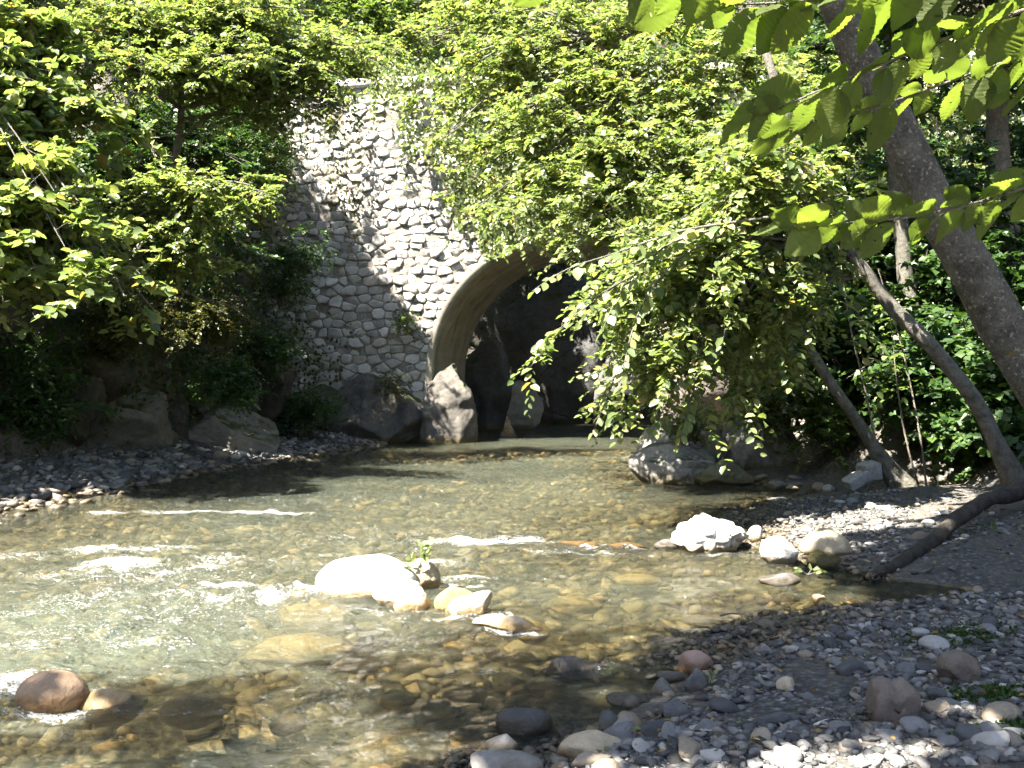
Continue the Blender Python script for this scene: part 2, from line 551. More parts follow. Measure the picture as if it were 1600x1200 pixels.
# ------------------------------------------------------------------ terrain
XL = A((-12, -7), (3, -7.2), (8, -6.6), (10.7, -5.9), (11.8, -5.6), (15.5, -5.0), (17.3, -4.3), (19.6, -3.7), (21.5, -3.3), (24, -2.2), (28, -1.8), (40, -3))
XR = A((-12, -1.5), (2.6, -1.1), (3.2, -0.45), (3.7, -0.05), (3.95, 0.2), (4.4, 0.47), (4.9, 0.9), (5.4, 1.35), (6.2, 1.95), (6.45, 2.9), (6.8, 3.3), (7.1, 2.75), (7.6, 2.3), (8.6, 2.1), (10, 2.4), (11.0, 2.7), (11.6, 3.3), (12.6, 4.0), (13.6, 3.7), (16, 3.6), (20, 4.6), (25, 5.5), (27, 9.5), (40, 12))
XB = A((-12, 4.8), (3, 4.6), (6, 4.5), (9, 5.1), (12, 5.4), (13.5, 4.6), (16, 4.6), (20, 5.8), (25, 7), (28, 12), (40, 16))


def sstep(a, b, x):
    t = np.clip((x - a) / (b - a), 0, 1)
    return t * t * (3 - 2 * t)


def H(x, y):
    x = np.asarray(x, dtype=float); y = np.asarray(y, dtype=float)
    sh = x.shape
    x = x.ravel(); y = y.ravel()
    P = np.stack([x, y, 0 * x], 1)
    wob = 0.22 * vnoise(P * 0.9, 3) + 0.10 * vnoise(P * 2.7, 4)
    wobr = 0.10 * vnoise(P * 1.6, 8) + 0.06 * vnoise(P * 4.0, 9)
    xl = np.interp(y, XL[:, 0], XL[:, 1]) + wob
    xr = np.interp(y, XR[:, 0], XR[:, 1]) + wobr
    xb = np.interp(y, XB[:, 0], XB[:, 1]) + wob * 2
    tl = xl - x
    tr = x - xr
    din = np.minimum(-tl, -tr)
    depth = 0.32 * sstep(0.0, 1.8, din) + 0.10 * sstep(1.5, 3.5, din)
    pool = np.exp(-(((x + 2.6) / 1.3) ** 2 + ((y - 5.6) / 1.3) ** 2))
    z = -depth - 0.25 * pool + 0.035 * vnoise(P * 2.2, 5) + 0.03 * vnoise(P * 5.0, 6)
    # left land
    beach = np.interp(y, [0, 9, 12, 17, 20, 22], [1.5, 1.7, 1.9, 1.6, 2.0, 2.4])
    cl = np.maximum(tl - beach, 0)
    n = fbm(P * 0.55, 4, 11)
    hc = 3.2 + 0.9 * n
    cliff = hc * sstep(0, 1.3 + 0.4 * n, cl) + np.maximum(cl - 0.9, 0) * 0.85
    zl = 0.16 * np.clip(tl, 0, None).clip(max=beach) + cliff + (0.55 * fbm(P * 1.1, 4, 13) + 0.5 * np.abs(vnoise(P * 2.3, 19))) * sstep(0.05, 0.7, cl)
    # right land
    bank = np.maximum(x - xb, 0)
    bar = 0.11 * np.minimum(np.clip(tr, 0, None), 3.0)
    zr = bar + 0.03 * vnoise(P * 1.7, 15) * sstep(0, 0.6, tr) + bank * 0.75 + 0.5 * fbm(P * 0.8, 3, 14) * sstep(0.2, 2.0, bank)
    z = np.where(tl > 0, zl + z * 0.0, z)
    z = np.where(tr > 0, zr, z)
    # the gorge side that closes the view behind the bridge
    yb = 31.5 + 1.6 * vnoise(P * 0.35, 21) - 0.10 * np.clip(x, -6, 10)
    back = np.maximum(y - yb, 0)
    zb = 4.5 * sstep(0, 2.2, back) + np.maximum(back - 1.6, 0) * 0.95 + 0.6 * fbm(P * 0.6, 4, 22) * sstep(0.3, 2, back)
    z = np.where(back > 0, np.maximum(z, -0.4) * (1 - sstep(0, 1.2, back)) + np.maximum(zb, z), z)
    return np.minimum(z, 30 + 0 * z).reshape(sh)


def Hs(x, y):
    return float(H(np.array([x]), np.array([y]))[0])


def grid_mesh(name, xs, ys, zf, mat, smooth=True):
    X, Y = np.meshgrid(xs, ys)
    Z = zf(X, Y)
    V = np.stack([X.ravel(), Y.ravel(), Z.ravel()], 1)
    nx, ny = len(xs), len(ys)
    i = (np.arange(ny - 1)[:, None] * nx + np.arange(nx - 1)[None, :]).ravel()
    F = np.stack([i, i + 1, i + nx + 1, i + nx], 1)
    return mesh_np(name, V, F, mat, smooth), V


xs = np.concatenate([np.arange(-60, -12, 2.0), np.arange(-12, 8, 0.11), np.arange(8, 60, 2.0)])
ys = np.concatenate([np.arange(-30, 2, 1.5), np.arange(2, 14, 0.09), np.arange(14, 36, 0.16), np.arange(36, 80, 1.5)])
me, _ = grid_mesh("ground", xs, ys, H, M_GROUND)
link("ground", me, kind="structure")

# ------------------------------------------------------------------ water
BREAKS_GLINTS = []     # (point, radius x, radius y, strength): where the stream breaks white and where sun sparkle is painted


def brk_glint(px, py, rx, ry, s):
    g = G(px, py)
    BREAKS_GLINTS.append((g.x, g.y, rx, ry, s))


for a in [(190, 885, .40, .30, .85), (255, 860, .35, .22, .75), (400, 935, .45, .12, .65), (330, 940, .3, .15, .6), (470, 925, .28, .12, .8),
          (300, 800, 1.0, .10, .75), (420, 803, .6, .09, .85), (165, 803, .25, .14, .75), (730, 850, .55, .16, 1.0), (690, 880, .3, .15, .6),
          (800, 845, .5, .12, .7), (940, 858, .5, .10, .65), (990, 855, .25, .10, .6), (730, 905, .3, .12, .7), (560, 950, .3, .06, .5), (640, 955, .35, .05, .75),
          (30, 1075, .22, .18, .85), (110, 1110, .25, .10, .55), (60, 1010, .6, .25, .42), (350, 880, .4, .3, .5), (120, 940, .5, .35, .45),
          (760, 1050, .12, .10, .6), (910, 1050, .22, .08, .5), (1060, 668, .5, .3, .8), (960, 665, .8, .3, .7), (560, 840, .6, .25, .35), (20, 870, .5, .3, .5), (230, 900, 1.3, .8, .40), (120, 990, .9, .5, .36), (420, 880, .9, .6, .34), (350, 1100, .9, .3, .30), (700, 830, 1.4, .5, .30), (600, 1000, 1.2, .4, .28), (500, 780, 3.0, 1.2, .24), (160, 860, .5, .2, .7), (300, 890, .5, .2, .6), (90, 900, .4, .2, .6), (230, 930, .5, .15, .6), (350, 920, .4, .12, .7), (250, 1010, .5, .12, .5), (40, 960, .4, .2, .5), (620, 870, .3, .1, .5), (530, 870, .4, .15, .5), (480, 930, .2, .07, .7), (440, 935, .3, .08, .6), (780, 850, .6, .10, .85), (860, 862, .5, .07, .8), (960, 866, .6, .06, .75), (700, 915, .35, .07, .8), (760, 965, .3, .05, .7), (800, 992, .3, .04, .8), (700, 970, .4, .04, .7), (600, 960, .4, .05, .7), (70, 1112, .3, .05, .8), (145, 1085, .15, .06, .7), (600, 840, 2.2, 1.0, .30), (300, 960, 1.6, .7, .36), (500, 1060, 1.6, .5, .26), (900, 900, 1.5, .7, .22), (910, 1045, .2, .06, .7), (1110, 868, .3, .05, .5)]:
    brk_glint(*a)


def water_z(X, Y):
    sh = X.shape
    x = X.ravel(); y = Y.ravel()
    P = np.stack([x * 1.0, y * 1.6, 0 * x], 1)
    z = 0.012 * fbm(P * 1.3, 3, 31) + 0.006 * fbm(P * 4.5, 3, 32)
    for bx, by, rx, ry, s in BREAKS_GLINTS:
        w = np.exp(-(((x - bx) / (rx * 1.2)) ** 2 + ((y - by) / (ry * 1.6)) ** 2))
        z = z + w * min(s, 0.7) * (0.028 * fbm(P * 6.0, 3, 33) + 0.012)
    return z.reshape(sh)


wys = [2.2]
while wys[-1] < 34:
    wys.append(wys[-1] + 0.010 * wys[-1] ** 1.15)
wys = np.array(wys)
wxs = np.concatenate([np.arange(-14, -6, 0.25), np.arange(-6, 4, 0.055), np.arange(4, 14, 0.25)])
me, WV = grid_mesh("river", wxs, wys, water_z, M_WATER)
foam_glint = np.zeros(len(WV))
for bx, by, rx, ry, s in BREAKS_GLINTS:
    foam_glint = np.maximum(foam_glint, s * np.exp(-(((WV[:, 0] - bx) / rx) ** 2 + ((WV[:, 1] - by) / ry) ** 2)))
bedz = H(WV[:, 0], WV[:, 1])
milk = np.clip(0.03 + 0.40 * np.clip(-bedz - 0.30, 0, 0.6), 0, 0.4)
for nm_, arr in (("foam_glint", foam_glint), ("milk", milk)):
    at = me.attributes.new(nm_, 'FLOAT', 'POINT')
    at.data.foreach_set("value", arr.astype(np.float32))
link("river_water", me, kind="structure")


# ------------------------------------------------------------------ rocks and stones
def ico(sub):
    bm = bmesh.new()
    bmesh.ops.create_icosphere(bm, subdivisions=sub, radius=1.0)
    V = np.array([v.co[:] for v in bm.verts])
    F = np.array([[v.index for v in f.verts] for f in bm.faces])
    bm.free()
    return V, F


ICO = {k: ico(k) for k in (1, 2, 3, 4, 5, 6)}


def rock_shape(sub, size, seed, facets=9, cut=(0.62, 0.95), rough=0.05, freq=1.6, lump=0.0, lumpf=2.5, octv=5, ridge=0.0):
    """a stone: a ball trimmed by random planes, scaled, then worn by noise; size = full extents"""
    r = np.random.default_rng(seed)
    V, F = ICO[sub]
    V = V.copy()
    rad = np.ones(len(V))
    for k in range(facets):
        n = r.normal(size=3); n /= np.linalg.norm(n)
        c = r.uniform(*cut)
        d = V @ n
        rr = np.where(d > 1e-3, c / np.maximum(d, 1e-3), 9)
        rad = np.minimum(rad, rr)
    V = V * rad[:, None]
    ext = V.max(0) - V.min(0)
    V = (V - (V.max(0) + V.min(0)) / 2) / ext * np.array(size)
    N = unit(ICO[sub][0])
    s = float(np.mean(size))
    off = r.uniform(-50, 50, 3)
    if lump:
        n = vnoise(V / s * lumpf + off, seed)
        n2 = vnoise(V / s * lumpf * 2.1 + off, seed + 3)
        V = V + N * (s * lump * (1.6 * np.abs(n) ** 0.8 + 0.5 * np.abs(n2) - 0.45))[:, None]
    if ridge:
        q = V / s * np.array([2.2, 2.2, 3.6]) + off
        q = q + 0.5 * np.stack([vnoise(q * 0.7 + 11 * j, seed + 40 + j) for j in range(3)], 1)
        rg = (1 - np.abs(vnoise(q, seed + 50))) ** 3 + 0.5 * (1 - np.abs(vnoise(q * 2.1, seed + 51))) ** 3 + 0.25 * (1 - np.abs(vnoise(q * 4.7, seed + 52))) ** 3
        V = V - N * (s * ridge * rg)[:, None]
    V = V + N * (s * rough * fbm(V / s * freq + off, octv, seed))[:, None]
    return V, F


def rock(name, loc, size, seed, mat, label, cat="rock", rot=0, group=None, sub=5, parent=None, tilt=(0, 0), **kw):
    V, F = rock_shape(sub, size, seed, **kw)
    me = mesh_np(name, V, F, mat, True)
    o = link(name, me, parent, loc, label, cat, group)
    o.rotation_euler = (tilt[0], tilt[1], rot)
    return o


def rock_px(name, px0, px1, pytop, pybot, seed, mat, label, z=0.0, deep=1.0, sink=0.35, d=None, **kw):
    """a rock whose outline spans px0..px1 and whose foot meets the ground or water at row pybot"""
    if d is None:
        d = (CAMZ - z) * FOC / (pybot - HZ)
    w = (px1 - px0) / FOC * d
    h = (pybot - pytop) / FOC * d
    dep = w * deep
    dc = d + dep * 0.35
    sc = dc / d
    c = Vector((((px0 + px1) / 2 - 800) / FOC * dc, dc, 0))
    hh = h * (1 + sink)
    c.z = z - h * sink + hh / 2
    return rock(name, c, (w * sc, dep, hh), seed, mat, label, **kw)


# --- rocks in the stream
rock_px("boulder", 492, 652, 872, 932, 101, M_WHITE, "big smooth white boulder standing out of the rapids", deep=0.62, sink=0.5, facets=3, cut=(0.85, 0.98), rough=0.02, cat="boulder", rot=0.1)
rock_px("boulder", 628, 690, 876, 922, 103, M_TAN, "tan boulder with a leafy sprig growing on it", deep=0.9, sink=0.5, rough=0.05, cat="boulder", facets=6)
rock_px("boulder", 578, 662, 908, 950, 104, M_WHITE, "angular pale stone leaning on the foot of the white boulder", deep=0.7, sink=0.4, facets=10, cut=(0.5, 0.85), cat="boulder", tilt=(0.1, 0.25))
rock_px("boulder", 612, 672, 915, 955, 105, M_TAN, "small knobbly tan stone below the pale angular one", deep=0.7, sink=0.5, facets=9, rough=0.08, cat="boulder")
rock_px("rock_slab", 676, 748, 920, 952, 106, M_YELLOW, "flat ochre slab slanting out of the water beside the boulder", deep=0.6, sink=0.4, facets=10, cut=(0.5, 0.85), cat="slab", tilt=(0.1, -0.12))
rock_px("rock_slab", 690, 772, 934, 966, 107, M_TAN, "wedge shaped tan slab with a white lit top", deep=0.5, sink=0.4, facets=10, cut=(0.45, 0.85), cat="slab", tilt=(0.05, -0.2))
rock_px("rock_slab", 742, 852, 962, 988, 108, M_TAN, "low broken tan slab barely above the stream", deep=0.35, sink=0.8, facets=12, cut=(0.5, 0.9), rough=0.09, cat="slab")
rock_px("boulder", 1048, 1168, 816, 862, 110, M_LUMP, "knobbly white rock with rounded bumps in shallow water", deep=0.75, sink=0.25, facets=5, cut=(0.75, 0.95), rough=0.03, lump=0.11, lumpf=3.4, cat="boulder", sub=6, ridge=0.03)
rock_px("boulder", 28, 138, 1060, 1108, 111, M_BROWN, "round reddish brown boulder washed by the stream", deep=0.8, sink=0.5, facets=4, cut=(0.8, 0.98), rough=0.03, cat="boulder")
rock_px("boulder", 118, 222, 1085, 1122, 112, M_TAN, "pale olive stone just under the surface beside the brown boulder", z=-0.06, deep=0.7, sink=0.5, facets=4, cut=(0.8, 0.98), rough=0.03, cat="boulder")
rock_px("rock_slab", 1020, 1064, 845, 858, 113, M_DSTONE, "dark wet stone next to the knobbly white rock", deep=0.6, sink=0.6, cat="stone")
rock_px("rock_slab", 850, 935, 848, 862, 114, M_WETB, "low brown ledge of stones breaking the current", z=-0.05, deep=0.4, sink=0.8, cat="stone", rough=0.09)
rock_px("rock_slab", 935, 1020, 850, 862, 115, M_WETB, "thin row of tan stone breaking the current", z=-0.05, deep=0.3, sink=0.8, cat="stone", rough=0.09, facets=14)
rock_px("rock_slab", 770, 840, 833, 846, 116, M_WETB, "long pale stone under a white riffle", z=-0.05, deep=0.4, sink=0.7, cat="stone")
rock_px("boulder", 850, 960, 1032, 1060, 117, M_DSTONE, "black wet stones where the current sparkles", z=-0.02, deep=0.45, sink=0.7, cat="stone", rough=0.1, facets=12)
YS = [(380, 560, 1000, 1034, 121), (430, 560, 950, 985, 122), (130, 190, 905, 930, 123), (520, 600, 1030, 1050, 124), (225, 270, 1055, 1078, 125), (830, 905, 1066, 1088, 126), (690, 765, 1080, 1098, 127), (862, 930, 1078, 1095, 128), (250, 350, 1095, 1130, 129), (800, 860, 975, 1000, 130), (590, 650, 1088, 1104, 131), (420, 480, 1120, 1145, 132), (960, 1030, 900, 915, 133), (860, 940, 935, 955, 134)]
OCH = ["long ochre slab under the water below the white boulder", "ochre slab under the water at the white boulder's foot", "ochre stone under the rapids beyond the brown boulder", "ochre stone under the water below the long ochre slab", "small ochre stone under the water near the pale olive stone", "oval ochre stone under the water by the black wet stones",
       "tan stone under the water between the long slab and the veined grey stone", "yellow oval stone under the water just behind the veined grey stone", "broad ochre stone under the water beside the pale olive stone", "ochre stone under the water below the low broken slab", "ochre pebble under the water beside the tan submerged stone", "ochre stone under the water below the broad ochre stone", "ochre stone under the water below the ledge of stones", "ochre stone under the water beside the low broken slab"]
for i, (a, b, c, e, s) in enumerate(YS):
    rock_px("river_stone", a, b, c, e, s, M_YELLOW if i % 3 != 2 else M_TAN, OCH[i], z=-0.13 - 0.02 * (i % 3), deep=0.6, sink=0.4, cat="stone", group="ochre stones under the water", sub=4, facets=6, rough=0.05)

# --- stones of the near gravel bar that stand out
NEAR = [
    ("stone", 774, 864, 1112, 1146, M_STONE, "flat grey stone with white veins standing in the shallows", 0.0, 0.6, 141),
    ("stone", 758, 810, 1152, 1176, M_WHITE, "small cream stone at the water's edge below the veined grey stone", 0.0, 0.8, 142),
    ("stone", 736, 850, 1182, 1222, M_STONE, "broad grey stone half buried below the small cream stone", 0.02, 0.8, 143),
    ("stone", 872, 985, 1158, 1200, M_TAN, "large smooth oval stone, cream on its lit end", 0.02, 0.7, 144),
    ("stone", 882, 935, 1152, 1178, M_STONE, "grey stone tucked behind the large oval stone", 0.02, 0.7, 145),
    ("stone", 950, 1000, 1126, 1158, M_STONE, "rounded grey stone beside the ridged grey stone", 0.02, 0.8, 146),
    ("stone", 984, 1064, 1132, 1170, M_STONE, "ridged grey stone with pale bands near the oval stone", 0.03, 0.7, 147),
    ("stone", 1034, 1082, 1098, 1130, M_STONE, "grey stone with a bright white end on the gravel", 0.04, 0.8, 148),
    ("stone", 1076, 1128, 1128, 1168, M_STONE, "blocky blue grey stone among the pebbles", 0.05, 0.8, 149),
    ("stone", 946, 1012, 1086, 1104, M_DSTONE, "dark flat wet stone lying in the shallows", 0.0, 0.6, 150),
    ("stone", 1060, 1116, 1020, 1052, M_PINK, "pinkish pointed stone propped at the water's edge", 0.02, 0.7, 151),
    ("stone", 1026, 1072, 1050, 1066, M_STONE, "thin grey slate leaning on the pink stone", 0.01, 0.6, 152),
    ("stone", 1068, 1104, 1046, 1084, M_STONE, "upright grey slate beside the weed on the gravel", 0.02, 0.5, 153),
    ("stone", 1212, 1244, 1060, 1080, M_TAN, "small buff stone alone on the gravel bar", 0.07, 0.8, 154),
    ("stone", 1152, 1196, 1048, 1062, M_DSTONE, "long dark slate at the edge of the gravel bar", 0.03, 0.5, 155),
    ("stone", 1176, 1206, 1010, 1028, M_STONE, "pale square chip on the edge of the gravel bar", 0.02, 0.6, 156),
    ("stone", 1352, 1436, 1062, 1130, M_HEART, "heart shaped brown stone on the gravel", 0.14, 0.8, 157),
    ("stone", 1462, 1528, 1022, 1066, M_HEART, "rounded brownish boulder half sunk in the dark gravel", 0.16, 0.9, 158),
    ("stone", 1268, 1330, 1128, 1146, M_WHITE, "long white lit stone lying flat on the gravel", 0.09, 0.5, 159),
    ("stone", 1140, 1200, 1152, 1186, M_STONE, "wedge shaped grey stone with a sharp ridge", 0.05, 0.8, 160),
    ("stone", 1520, 1600, 1172, 1215, M_HEART, "flat brown slab at the edge of the mossy gravel", 0.14, 0.9, 161),
    ("stone", 1494, 1522, 1098, 1118, M_WHITE, "small white quartz stone in the dark gravel", 0.15, 0.8, 162),
    ("stone", 1184, 1250, 898, 914, M_STONE, "grey flat stone in the inlet beyond the gravel bar", 0.0, 0.5, 163),
    ("stone", 1268, 1290, 930, 942, M_TAN, "tiny tan stone alone in the inlet", 0.0, 0.7, 164),
]
for nm_, a, b, c, e, m, lab, z, deep, s in NEAR:
    o = rock_px(nm_, a, b, c, e, s, m, lab, z=z, deep=deep, sink=0.35, cat="stone", sub=4, facets=8, cut=(0.6, 0.95), rough=0.045)
# the notch of the heart shaped stone
for o in COL.objects:
    if o.get("label", "").startswith("heart shaped"):
        me = o.data
        for v in me.vertices:
            if v.co.z > 0 and abs(v.co.x) < 0.035:
                v.co.z -= 0.03 * (1 - abs(v.co.x) / 0.035)
            k = 0.72 + 0.28 * min(1, (v.co.z + 0.11) / 0.16)
            v.co.x *= k

# --- the spit and the right bank
SPIT = [(1186, 1245, 840, 876, M_LUMP, "bright white rounded stone on the tip of the gravel spit", 171), (1168, 1192, 822, 842, M_LUMP, "egg shaped white stone behind the knobbly rock", 172), (1252, 1330, 828, 868, M_TAN, "buff lit boulder half buried in the gravel spit", 173), (1420, 1456, 832, 862, M_HEART, "grey boulder leaning against the driftwood log", 174), (1260, 1310, 862, 886, M_MOSSY, "yellow green mossy stone at the foot of the gravel spit", 175)]
for a, b, c, e, m, lab, s in SPIT:
    rock_px("stone", a, b, c, e, s, m, lab, z=0.03, deep=0.8, sink=0.4, cat="stone", sub=4, facets=6, rough=0.05)
rock_px("rock_outcrop", 974, 1122, 690, 756, 181, M_ROCKR, "large pale rock with a sunlit ledge at the water under the hanging leaves", deep=0.8, sink=0.3, cat="rock", ridge=0.035, facets=14+11, cut=(0.5, 0.9), rough=0.08, sub=6)
rock_px("rock_outcrop", 996, 1075, 640, 720, 182, M_ROCKR, "pointed grey rock standing behind the sunlit ledge", d=15.0, z=0.1, deep=1.0, sink=0.6, cat="rock", ridge=0.035, facets=14+12, cut=(0.45, 0.85), rough=0.08)
rock_px("rock_outcrop", 1088, 1182, 716, 758, 183, M_MOSSY, "low flat topped greenish rock beside the ledge rock", deep=0.6, sink=0.4, cat="rock", ridge=0.035, facets=14+9, cut=(0.55, 0.9), rough=0.05)
rock_px("rock_outcrop", 1130, 1250, 655, 735, 184, M_ROCKR, "big sloping rock under the sunlit bush", d=15.2, z=0.2, deep=0.9, sink=0.5, cat="rock", ridge=0.035, facets=14+11, cut=(0.5, 0.9), rough=0.09)
rock_px("rock_outcrop", 1040, 1150, 668, 735, 185, M_ROCKR, "dark cracked rock between the ledge rock and the sloping rock", d=15.6, z=0.2, deep=0.9, sink=0.5, cat="rock", ridge=0.035, facets=14+11, cut=(0.5, 0.9), rough=0.09)

# --- left bank
rock_px("rock_outcrop", 118, 268, 598, 728, 191, M_SLAB, "tall triangular grey rock at the back of the left beach", d=16.2, z=0.15, deep=0.9, sink=0.3, cat="rock", ridge=0.035, facets=14+12, cut=(0.45, 0.85), rough=0.05, sub=6)
rock_px("rock_outcrop", 252, 440, 628, 706, 192, M_SLAB, "long sloping grey rock with sun flecks behind the left beach", d=17.6, z=0.15, deep=0.7, sink=0.4, cat="rock", ridge=0.035, facets=14+12, cut=(0.5, 0.9), rough=0.06, sub=6, tilt=(0, 0.25))
rock_px("rock_outcrop", 30, 100, 690, 735, 193, M_SLAB, "small rounded rock in deep shade under the left cliff", d=15.4, z=0.15, deep=0.9, sink=0.4, cat="rock", ridge=0.035, facets=14+8, rough=0.06)
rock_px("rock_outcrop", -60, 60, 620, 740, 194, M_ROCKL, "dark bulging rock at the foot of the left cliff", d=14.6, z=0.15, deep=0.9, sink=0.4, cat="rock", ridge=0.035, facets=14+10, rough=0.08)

CLF = [(-8.3, 12.4, 1.7, "low mossy ledge in the darkest part of the left bank"), (-7.7, 14.4, 1.5, "mossy block above the small rounded rock"), (-7.2, 16.0, 1.9, "broad overhanging ledge behind the triangular rock"), (-6.5, 17.4, 1.5, "mossy block above the long sloping rock"), (-5.9, 18.9, 1.7, "dark ledge in the hollow of the left bank"), (-5.4, 20.6, 1.6, "mossy ledge at the shaded corner of the bridge"), (-8.9, 10.6, 1.8, "dark ledge where the left beach leaves the picture"), (-7.0, 15.2, 1.2, "grey knob between the triangular rock and the ledge")]
for i, (x, y, w, lab) in enumerate(CLF):
    rock("rock_outcrop", (x, y, 0.75 + 0.25 * (i % 3)), (w, w * 0.9, w * (0.95 + 0.2 * (i % 2))), 230 + i, M_ROCKL, lab, ridge=0.04, facets=28, cut=(0.5, 0.9), rough=0.05, sub=5, rot=i)
# --- rocks that carry the bridge and the gorge behind it
ABUT = [
    (655, 748, 566, 694, 22.1, 201, M_FOOT, "steep grey rock foot carrying the left leg of the arch"),
    (500, 690, 578, 694, 21.9, 208, M_FOOT, "broken rock base left of the arch foot, with a mossy waterline"),
    (420, 560, 600, 694, 22.3, 202, M_ROCKL, "dark rock wedged between the cliff and the bridge foot"),
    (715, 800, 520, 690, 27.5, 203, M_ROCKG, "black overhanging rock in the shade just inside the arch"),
    (786, 850, 590, 682, 28.0, 204, M_ROCKP, "pale pyramid shaped rock seen through the arch"),
    (770, 960, 455, 672, 31.0, 205, M_ROCKG, "tall grey rock slab behind the arch"),
    (925, 1080, 500, 676, 30.0, 206, M_ROCKG, "dark cliff block behind the arch above the turquoise strip"),
    (1010, 1160, 440, 700, 21.5, 207, M_PIER, "rough brown rock pier under the right side of the arch"),
]
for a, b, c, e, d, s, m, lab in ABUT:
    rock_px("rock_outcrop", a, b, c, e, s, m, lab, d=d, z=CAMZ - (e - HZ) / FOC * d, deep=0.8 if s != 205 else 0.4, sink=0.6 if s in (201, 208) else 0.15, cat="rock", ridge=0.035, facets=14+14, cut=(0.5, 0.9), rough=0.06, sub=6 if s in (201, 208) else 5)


# --- gravel: thousands of stones, joined; the ones that show largest stay single
def stone_field(name, pts, sizes, seed, mat, flat=(0.35, 0.7), sub=1, bury=0.25, label=None):
    r = np.random.default_rng(seed)
    K = 12
    shapes = [rock_shape(sub, (1, r.uniform(.55, .9), r.uniform(*flat)), seed * 31 + k, facets=7, cut=(0.45, 0.92), rough=0.06) for k in range(K)]
    n = len(pts)
    nv, nf = len(ICO[sub][0]), len(ICO[sub][1])
    which = r.integers(0, K, n)
    base = np.stack([s[0] for s in shapes])[which]                       # n,nv,3
    ang = r.uniform(0, 6.28, n); c, s = np.cos(ang), np.sin(ang)
    tx = r.normal(0, 0.22, n); ty = r.normal(0, 0.22, n)
    B = base * sizes[:, None, None]
    X = B[..., 0] * c[:, None] - B[..., 1] * s[:, None]
    Y = B[..., 0] * s[:, None] + B[..., 1] * c[:, None]
    Z = B[..., 2] + X * tx[:, None] + Y * ty[:, None]
    hgt = sizes * 0.25
    V = np.stack([X + pts[:, 0][:, None], Y + pts[:, 1][:, None], Z + (pts[:, 2] + hgt * (1 - 2 * bury))[:, None]], -1).reshape(-1, 3)
    F = (ICO[sub][1][None] + (np.arange(n) * nv)[:, None, None]).reshape(-1, 3)
    me = mesh_np(name, V, F, mat, True, np.repeat(r.random(n), nv))
    return link(name, me, kind="stuff", label=label, cat="gravel" if label else None)


def sample_xy(n, x0, x1, y0, y1, cond, seed, ypow=1.0):
    r = np.random.default_rng(seed)
    x = r.uniform(x0, x1, n)
    y = y0 + (y1 - y0) * r.random(n) ** ypow
    z = H(x, y)
    k = cond(x, y, z)
    return np.stack([x[k], y[k], z[k]], 1)


def inview(x, y, m=0.3):
    return np.abs(x) < y * 0.5334 + m


# near bar and spit
p = sample_xy(34000, -1.2, 4.6, 3.2, 11.6, lambda x, y, z: (z > -0.05) & (z < 0.42) & inview(x, y), 301, 1.35)
r = np.random.default_rng(302)
sz = 0.014 + 0.06 * r.random(len(p)) ** 2.8
sz *= np.where(p[:, 2] > 0.30, 0.6, 1.0)
keep = vnoise(p * np.array([0.9, 0.9, 0]), 77) + 0.5 * vnoise(p * np.array([2.7, 2.7, 0]), 78) > -0.35
sandy = ((p[:, 1] > 6.3) & (p[:, 0] > 2.5 + 0.45 * (p[:, 1] - 6.3))) | ((p[:, 0] > 2.3) & (p[:, 1] < 6) & (vnoise(p * np.array([1.3, 1.3, 0]), 79) > 0.1))
keep &= ~sandy | (r.random(len(p)) < 0.15)
stone_field("gravel", p[keep], sz[keep], 303, M_PEB, sub=1, label="grey pebbles of the near gravel bar and spit")
# left beach
p = sample_xy(9000, -9, -2.8, 9.5, 22, lambda x, y, z: (z > -0.10) & (z < 0.42), 311)
r = np.random.default_rng(312)
stone_field("gravel", p, 0.06 + 0.16 * r.random(len(p)) ** 2.5, 313, M_PEB, sub=1, label="shaded cobbles of the beach below the left cliff")
# river bed
p = sample_xy(17000, -8, 4.6, 3.0, 24, lambda x, y, z: (z < -0.02) & inview(x, y, 0.6), 321, 1.5)
r = np.random.default_rng(322)
sz = 0.05 + 0.20 * r.random(len(p)) ** 2.6
sz = np.minimum(sz, 0.04 + np.clip(-p[:, 2], 0, 1) * 0.75)
stone_field("river_bed_stones", p, sz, 323, M_BEDST, sub=1, flat=(0.3, 0.5), label="ochre stones covering the river bed", bury=0.3)

# single stones on the gravel: nearest and largest
TONES = [("dark grey", stone_mat("stone_dark_grey", [(0.0, (0.07, 0.07, 0.072)), (1.0, (0.10, 0.10, 0.102))], 'obj')), ("mid grey", stone_mat("stone_mid_grey", [(0.0, (0.15, 0.15, 0.152)), (1.0, (0.20, 0.195, 0.19))], 'obj')),
         ("buff", stone_mat("stone_buff", [(0.0, (0.24, 0.20, 0.15)), (1.0, (0.30, 0.25, 0.19))], 'obj')), ("pale", stone_mat("stone_pale", [(0.0, (0.32, 0.31, 0.29)), (1.0, (0.42, 0.40, 0.37))], 'obj'))]
FORMS = [("flat", 0.30, 0.75), ("rounded", 0.62, 0.85), ("long", 0.40, 0.45), ("angular", 0.55, 0.75)]
SHAPES = {}
for fi, (fname, fz, fy) in enumerate(FORMS):
    for k in range(3):
        V, F = rock_shape(3, (1, fy, fz), 400 + fi * 7 + k, facets=12 if fname == "angular" else 7, cut=(0.42, 0.85) if fname == "angular" else (0.6, 0.95), rough=0.05)
        for ti_, (tn, tm) in enumerate(TONES):
            SHAPES[(fi, ti_, k)] = mesh_np("stone", V, F, tm, True)


